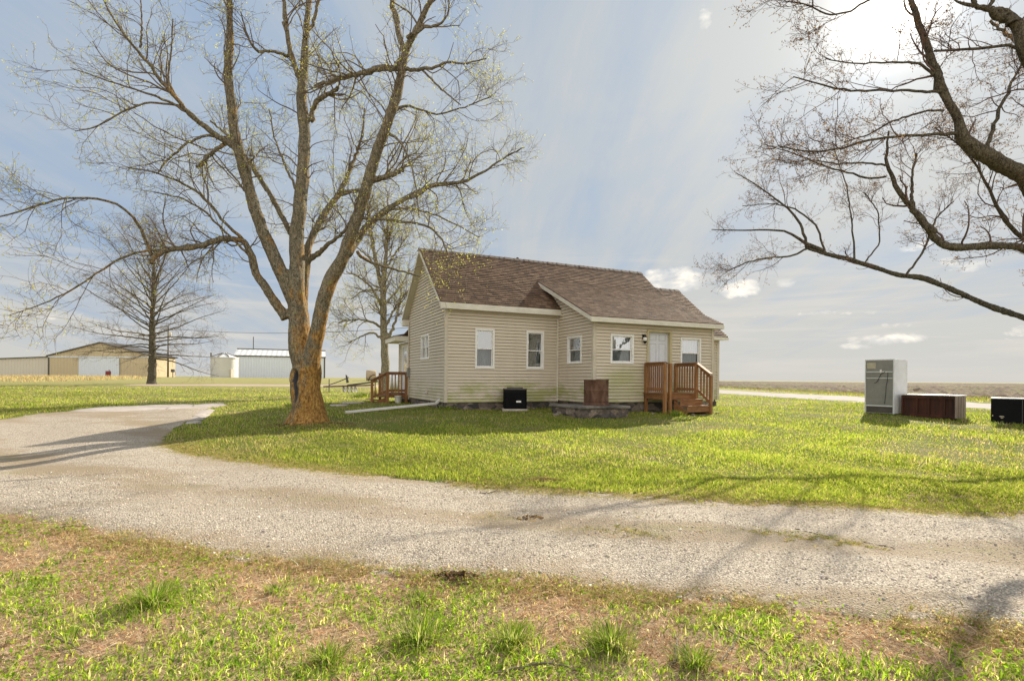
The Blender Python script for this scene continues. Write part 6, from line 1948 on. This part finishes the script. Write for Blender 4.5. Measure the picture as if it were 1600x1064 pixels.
# --- maple reaching in from the right; its trunk stands outside the view
rt = [
 [(1600, 274, 9.5, 31), (1564, 256, 9.4, 30), (1530, 238, 9.3, 27), (1503, 215, 9.3, 23), (1498, 190, 9.3, 18), (1482, 161, 9.3, 16), (1466, 122, 9.3, 14), (1447, 68, 9.4, 12), (1424, 4, 9.5, 10), (1405, -60, 9.6, 7), (1390, -120, 9.7, 4)],
 [(1600, 386, 9.9, 15), (1560, 384, 9.8, 15), (1540, 384, 9.8, 15), (1500, 387, 9.7, 16), (1476, 385, 9.7, 16), (1460, 372, 9.7, 15), (1446, 350, 9.7, 13), (1432, 335, 9.7, 11), (1418, 313, 9.7, 10), (1393, 288, 9.7, 8), (1384, 264, 9.7, 6), (1384, 235, 9.7, 5), (1388, 205, 9.7, 3)],
 [(1600, 496, 12.0, 12), (1550, 480, 12.5, 12), (1501, 458, 13.0, 11), (1442, 434, 13.6, 11), (1403, 430, 13.9, 10), (1359, 415, 14.3, 9), (1335, 408, 14.5, 8), (1295, 398, 14.9, 8), (1262, 388, 15.3, 7), (1247, 362, 15.4, 4.5), (1198, 359, 15.6, 3.5), (1149, 361, 15.8, 2.5), (1112, 359, 16.0, 1.5)],
 [(1600, 76, 8.6, 26), (1594, 44, 8.6, 22), (1578, 24, 8.6, 18), (1559, 15, 8.6, 13), (1538, 13, 8.6, 10), (1520, 14, 8.6, 7), (1500, 10, 8.6, 4), (1480, -5, 8.6, 3), (1462, -30, 8.6, 2)],
 [(1600, 374, 10.4, 8), (1585, 362, 10.4, 8), (1569, 349, 10.4, 7), (1564, 330, 10.4, 6), (1545, 298, 10.4, 5), (1533, 268, 10.4, 4), (1500, 225, 10.4, 3), (1460, 200, 10.4, 2)],
 [(1498, 207, 9.3, 8), (1478, 208, 9.2, 6), (1462, 210, 9.1, 6), (1403, 213, 9.0, 5), (1354, 220, 8.9, 4.5), (1310, 234, 8.8, 4), (1261, 238, 8.7, 3), (1215, 228, 8.6, 2)],
 [(1468, 144, 9.3, 6), (1440, 144, 9.2, 5), (1393, 141, 9.1, 4.5), (1335, 143, 9.0, 4), (1286, 134, 8.9, 3), (1240, 120, 8.8, 2)],
 [(1459, 118, 9.3, 5), (1440, 100, 9.2, 5), (1420, 97, 9.1, 4), (1374, 98, 9.0, 3.5), (1330, 100, 8.9, 2.5), (1290, 92, 8.8, 2)],
 [(1474, 173, 9.3, 5), (1455, 172, 9.4, 4), (1432, 178, 9.5, 4), (1393, 190, 9.6, 3.5), (1359, 210, 9.7, 3), (1320, 222, 9.8, 2)],
 [(1428, 330, 9.7, 6), (1424, 310, 9.7, 6), (1425, 274, 9.7, 4), (1432, 240, 9.7, 3)],
 [(1384, 276, 9.7, 4), (1364, 281, 9.8, 4), (1325, 270, 9.9, 3.5), (1286, 259, 10.0, 3), (1240, 240, 10.1, 2), (1190, 225, 10.2, 1.5)],
 [(1384, 258, 9.7, 4), (1344, 254, 9.6, 3.5), (1310, 257, 9.5, 3), (1270, 250, 9.4, 2), (1225, 255, 9.3, 1.5)],
 [(1335, 406, 14.5, 4), (1334, 380, 14.6, 3.3), (1332, 352, 14.7, 2.8), (1327, 318, 14.8, 2.4), (1323, 290, 14.9, 2.1), (1310, 255, 15, 1.8), (1300, 220, 15, 1.4)],
 [(1262, 388, 15.3, 6), (1256, 365, 15.4, 5), (1247, 342, 15.5, 4.5), (1222, 318, 15.6, 3.5), (1188, 293, 15.7, 2.5), (1150, 270, 15.8, 1.5)],
 [(1414, 431, 13.8, 5), (1425, 418, 13.9, 4), (1445, 390, 14, 4), (1462, 340, 14.1, 3), (1490, 315, 14.2, 2)],
 [(1262, 388, 15.3, 4), (1240, 400, 15.2, 3.5), (1205, 402, 15.1, 3), (1165, 410, 15, 2.5), (1135, 425, 14.9, 1.5)],
 [(1600, 68, 9.2, 6), (1570, 72, 9.2, 5.5), (1525, 78, 9.2, 5), (1490, 80, 9.3, 4.5), (1460, 80, 9.3, 4)],
 [(1540, 242, 9.3, 7), (1550, 205, 9.4, 7), (1562, 170, 9.5, 6), (1575, 145, 9.6, 6), (1582, 125, 9.7, 4), (1600, 95, 9.8, 3)],
 [(1380, -5, 8.2, 4), (1355, 0, 8.2, 4), (1330, 19, 8.2, 3.5), (1295, 25, 8.2, 3), (1261, 7, 8.2, 2.5), (1222, 2, 8.2, 1.5)],
 [(1522, 12, 8.6, 8), (1518, -10, 8.6, 8), (1512, -60, 8.6, 5)],
 [(1545, 12, 8.6, 7), (1556, -10, 8.6, 7), (1560, -60, 8.6, 4)],
 [(1290, 396, 15.0, 4), (1275, 350, 15.1, 3.5), (1240, 325, 15.2, 3), (1205, 318, 15.3, 2), (1160, 322, 15.4, 1.5)],
 [(1350, 412, 14.4, 3), (1375, 380, 14.4, 2.6), (1372, 330, 14.4, 2.2), (1350, 300, 14.4, 2)],
]
TX, TY = 12.6, 10.6
rlimbs = [limb_from(l, .82) for l in rt]
tz = gzf(TX, TY)
trunk_top = (TX - .1, TY, tz + 9.5)
def join(i, h, r):
    P, R = rlimbs[i]
    a = Vector((TX, TY, tz + h)); b = Vector(P[0]); m = a.lerp(b, .55) + Vector((0, 0, -.15 * (b - a).length * .3))
    rlimbs[i] = ([tuple(a), tuple(m)] + P, [r * 1.1, r] + R)
join(0, 2.6, .22); join(1, 2.1, .13); join(2, 1.7, .13); join(3, 4.0, .19); join(4, 3.0, .09); join(16, 4.6, .06)
rlimbs.append(([(TX, TY, tz - .3), (TX, TY, tz + .2), (TX - .02, TY, tz + 1.2), (TX - .05, TY + .05, tz + 2.6), (TX + .1, TY, tz + 4.2), (TX + .2, TY - .1, tz + 6.2), trunk_top], [.62, .46, .38, .36, .27, .2, .10]))
for (dx, dy, h0, h1, r) in ((2.6, 1.0, 3.6, 6.8, .16), (1.0, -2.6, 4.4, 7.2, .14), (.4, 3.0, 3.8, 7.6, .14), (-1.6, -1.6, 5.2, 8.6, .12), (-2.2, 1.2, 6.0, 9.2, .10)):
    if dy > .9 or dx > 2: rlimbs.append(([(TX, TY, tz + h0), (TX + dx * .4, TY + dy * .4, tz + h0 + (h1 - h0) * .35), (TX + dx, TY + dy, tz + h1)], [r, r * .8, r * .25]))
rng = np.random.default_rng(23)


def wfr(P, R):
    return np.where(P[:, -1, 0] > 12.2, .12, np.where(R[:, 10] < .05, 3.2, .8))


make_tree('budding maple with dark limbs reaching in from beyond the right edge', 'maple_tree', (TX, TY, tz), rlimbs, 320, 1700, 4300, (.4, 1.6), (.2, .75), (.10, .36),
          M['bark_dark'], M['twig_dark'], [(0.16, 0.09, 0.05), (0.24, 0.13, 0.06), (0.10, 0.06, 0.04), (0.30, 0.20, 0.08)], (3, 3, 3, 1), per=5, lsize=(.011, .021), ctr=(TX, TY, 2.0), up=.45, voxel=.03, minr=.05, rough=.013, wfun=wfr)

# --- bare pin oak far on the left lawn
OY = 55.0
ob_ = at(237, 603, OY); ob_.z = gzf(ob_.x, OY)
pxm = OY / F0
rng = np.random.default_rng(31)
ol = [([(ob_.x, OY, ob_.z - .2), (ob_.x, OY, ob_.z + .3), (ob_.x + .05, OY, ob_.z + 3), (ob_.x + .0, OY, ob_.z + 7), (ob_.x + .2, OY, ob_.z + 11.0), (ob_.x + .1, OY, ob_.z + 14.6)], [.55, .40, .34, .24, .12, .03])]
nb = 66
for i in range(nb):
    t = (i + .5) / nb
    h = 2.6 + 10.6 * t ** 1.05
    L = np.interp(t, [0, .2, .45, .75, 1], [6.4, 7.8, 8.2, 7.0, 4.2]) * rng.uniform(.75, 1.08)
    e = math.radians(np.interp(t, [0, .2, .5, .8, 1], [4, 16, 34, 50, 62]) + rng.uniform(-6, 8))
    az = i * 2.399 + rng.uniform(-.3, .3)
    p = [(ob_.x, OY, ob_.z + h)]
    q = Vector(p[0]); el = e
    for k in range(5):
        el = el + math.radians((-5 if t < .25 else 2) * (1 if k < 3 else -1) + rng.uniform(-5, 5)); az2 = az + rng.uniform(-.16, .16)
        q = q + Vector((math.cos(az2) * math.cos(el), math.sin(az2) * math.cos(el), math.sin(el))) * L / 5
        p.append(tuple(q))
    r = np.interp(t, [0, .5, 1], [.085, .075, .03])
    ol.append((p, [r, r * .8, r * .62, r * .45, r * .3, r * .16]))
make_tree('bare pin oak with drooping lower branches alone on the far left lawn', 'oak_tree', (ob_.x, OY, ob_.z), ol, 950, 4200, 6500, (1.0, 2.6), (.5, 1.4), (.3, .9),
          M['bark_dark'], M['twig'], [(0.30, 0.24, 0.10), (0.22, 0.16, 0.09)], (1, 1), per=1, lsize=(.02, .035), ctr=(ob_.x, OY, 3.0), up=.25, voxel=.08, minr=.13, rough=.03, rs=1.8, out=.25)

# --- maple behind the side deck
SY = 27.0
bt = [
 [(602, 607, SY, 22), (602, 596, SY, 15), (602, 560, SY, 14), (600, 520, SY, 12.5), (599, 480, SY, 12), (599, 450, SY, 9), (602, 420, SY, 8), (604, 380, SY, 6), (606, 340, SY, 4), (606, 300, SY, 2.5)],
 [(599, 458, SY, 9), (594, 440, SY, 8), (588, 410, SY, 7.5), (583, 385, SY, 7), (579, 360, SY, 6), (575, 330, SY, 4), (572, 300, SY, 2.5)],
 [(598, 482, SY, 6), (588, 462, 26.5, 5), (578, 445, 26.2, 4), (560, 432, 25.8, 3), (540, 425, 25.4, 2)],
 [(596, 512, SY, 5), (582, 503, 26.5, 4), (562, 499, 26, 3), (545, 500, 25.5, 2.5), (528, 505, 25, 1.5)],
 [(597, 530, SY, 5), (588, 521, 27.5, 4), (575, 520, 28, 3), (560, 528, 28.3, 2), (545, 535, 28.6, 1.5)],
 [(606, 530, SY, 6), (613, 515, 27.2, 5), (620, 495, 27.4, 4.5), (626, 470, 27.6, 3.5), (628, 445, 27.8, 2)],
 [(604, 510, SY, 4), (612, 490, 26.8, 3.5), (622, 475, 26.5, 3), (636, 455, 26.2, 2)],
 [(602, 475, SY, 4), (615, 460, 27.3, 3.5), (628, 445, 27.6, 3), (640, 420, 28, 2)],
 [(598, 455, SY, 4), (585, 452, 27.5, 3), (565, 455, 28, 2.5), (548, 468, 28.4, 1.5)],
 [(603, 420, SY, 4), (618, 395, 27.4, 3), (636, 370, 27.8, 2)],
 [(590, 420, SY, 4), (574, 400, 26.6, 3), (556, 385, 26.2, 2)],
 [(606, 350, SY, 4), (625, 330, 27, 3), (650, 318, 27, 2)],
]
bl_ = [limb_from(l) for l in bt]
so_ = at(602, 607, SY); so_.z = gzf(so_.x, SY)
bl_[0][0][0] = (so_.x, SY, so_.z - .2)
rng = np.random.default_rng(41)
make_tree('slender mottled maple with fresh buds standing behind the side deck', 'maple_tree', (so_.x, SY, so_.z), bl_, 190, 1200, 3300, (.9, 2.4), (.4, 1.2), (.25, .7),
          M['bark_grey'], M['twig'], LEAFC, (3, 3, 3, 1), per=3, lsize=(.02, .038), ctr=(so_.x, SY, 3.0), up=.6, voxel=.045, minr=.07, rough=.02, rs=1.5)
#@@END
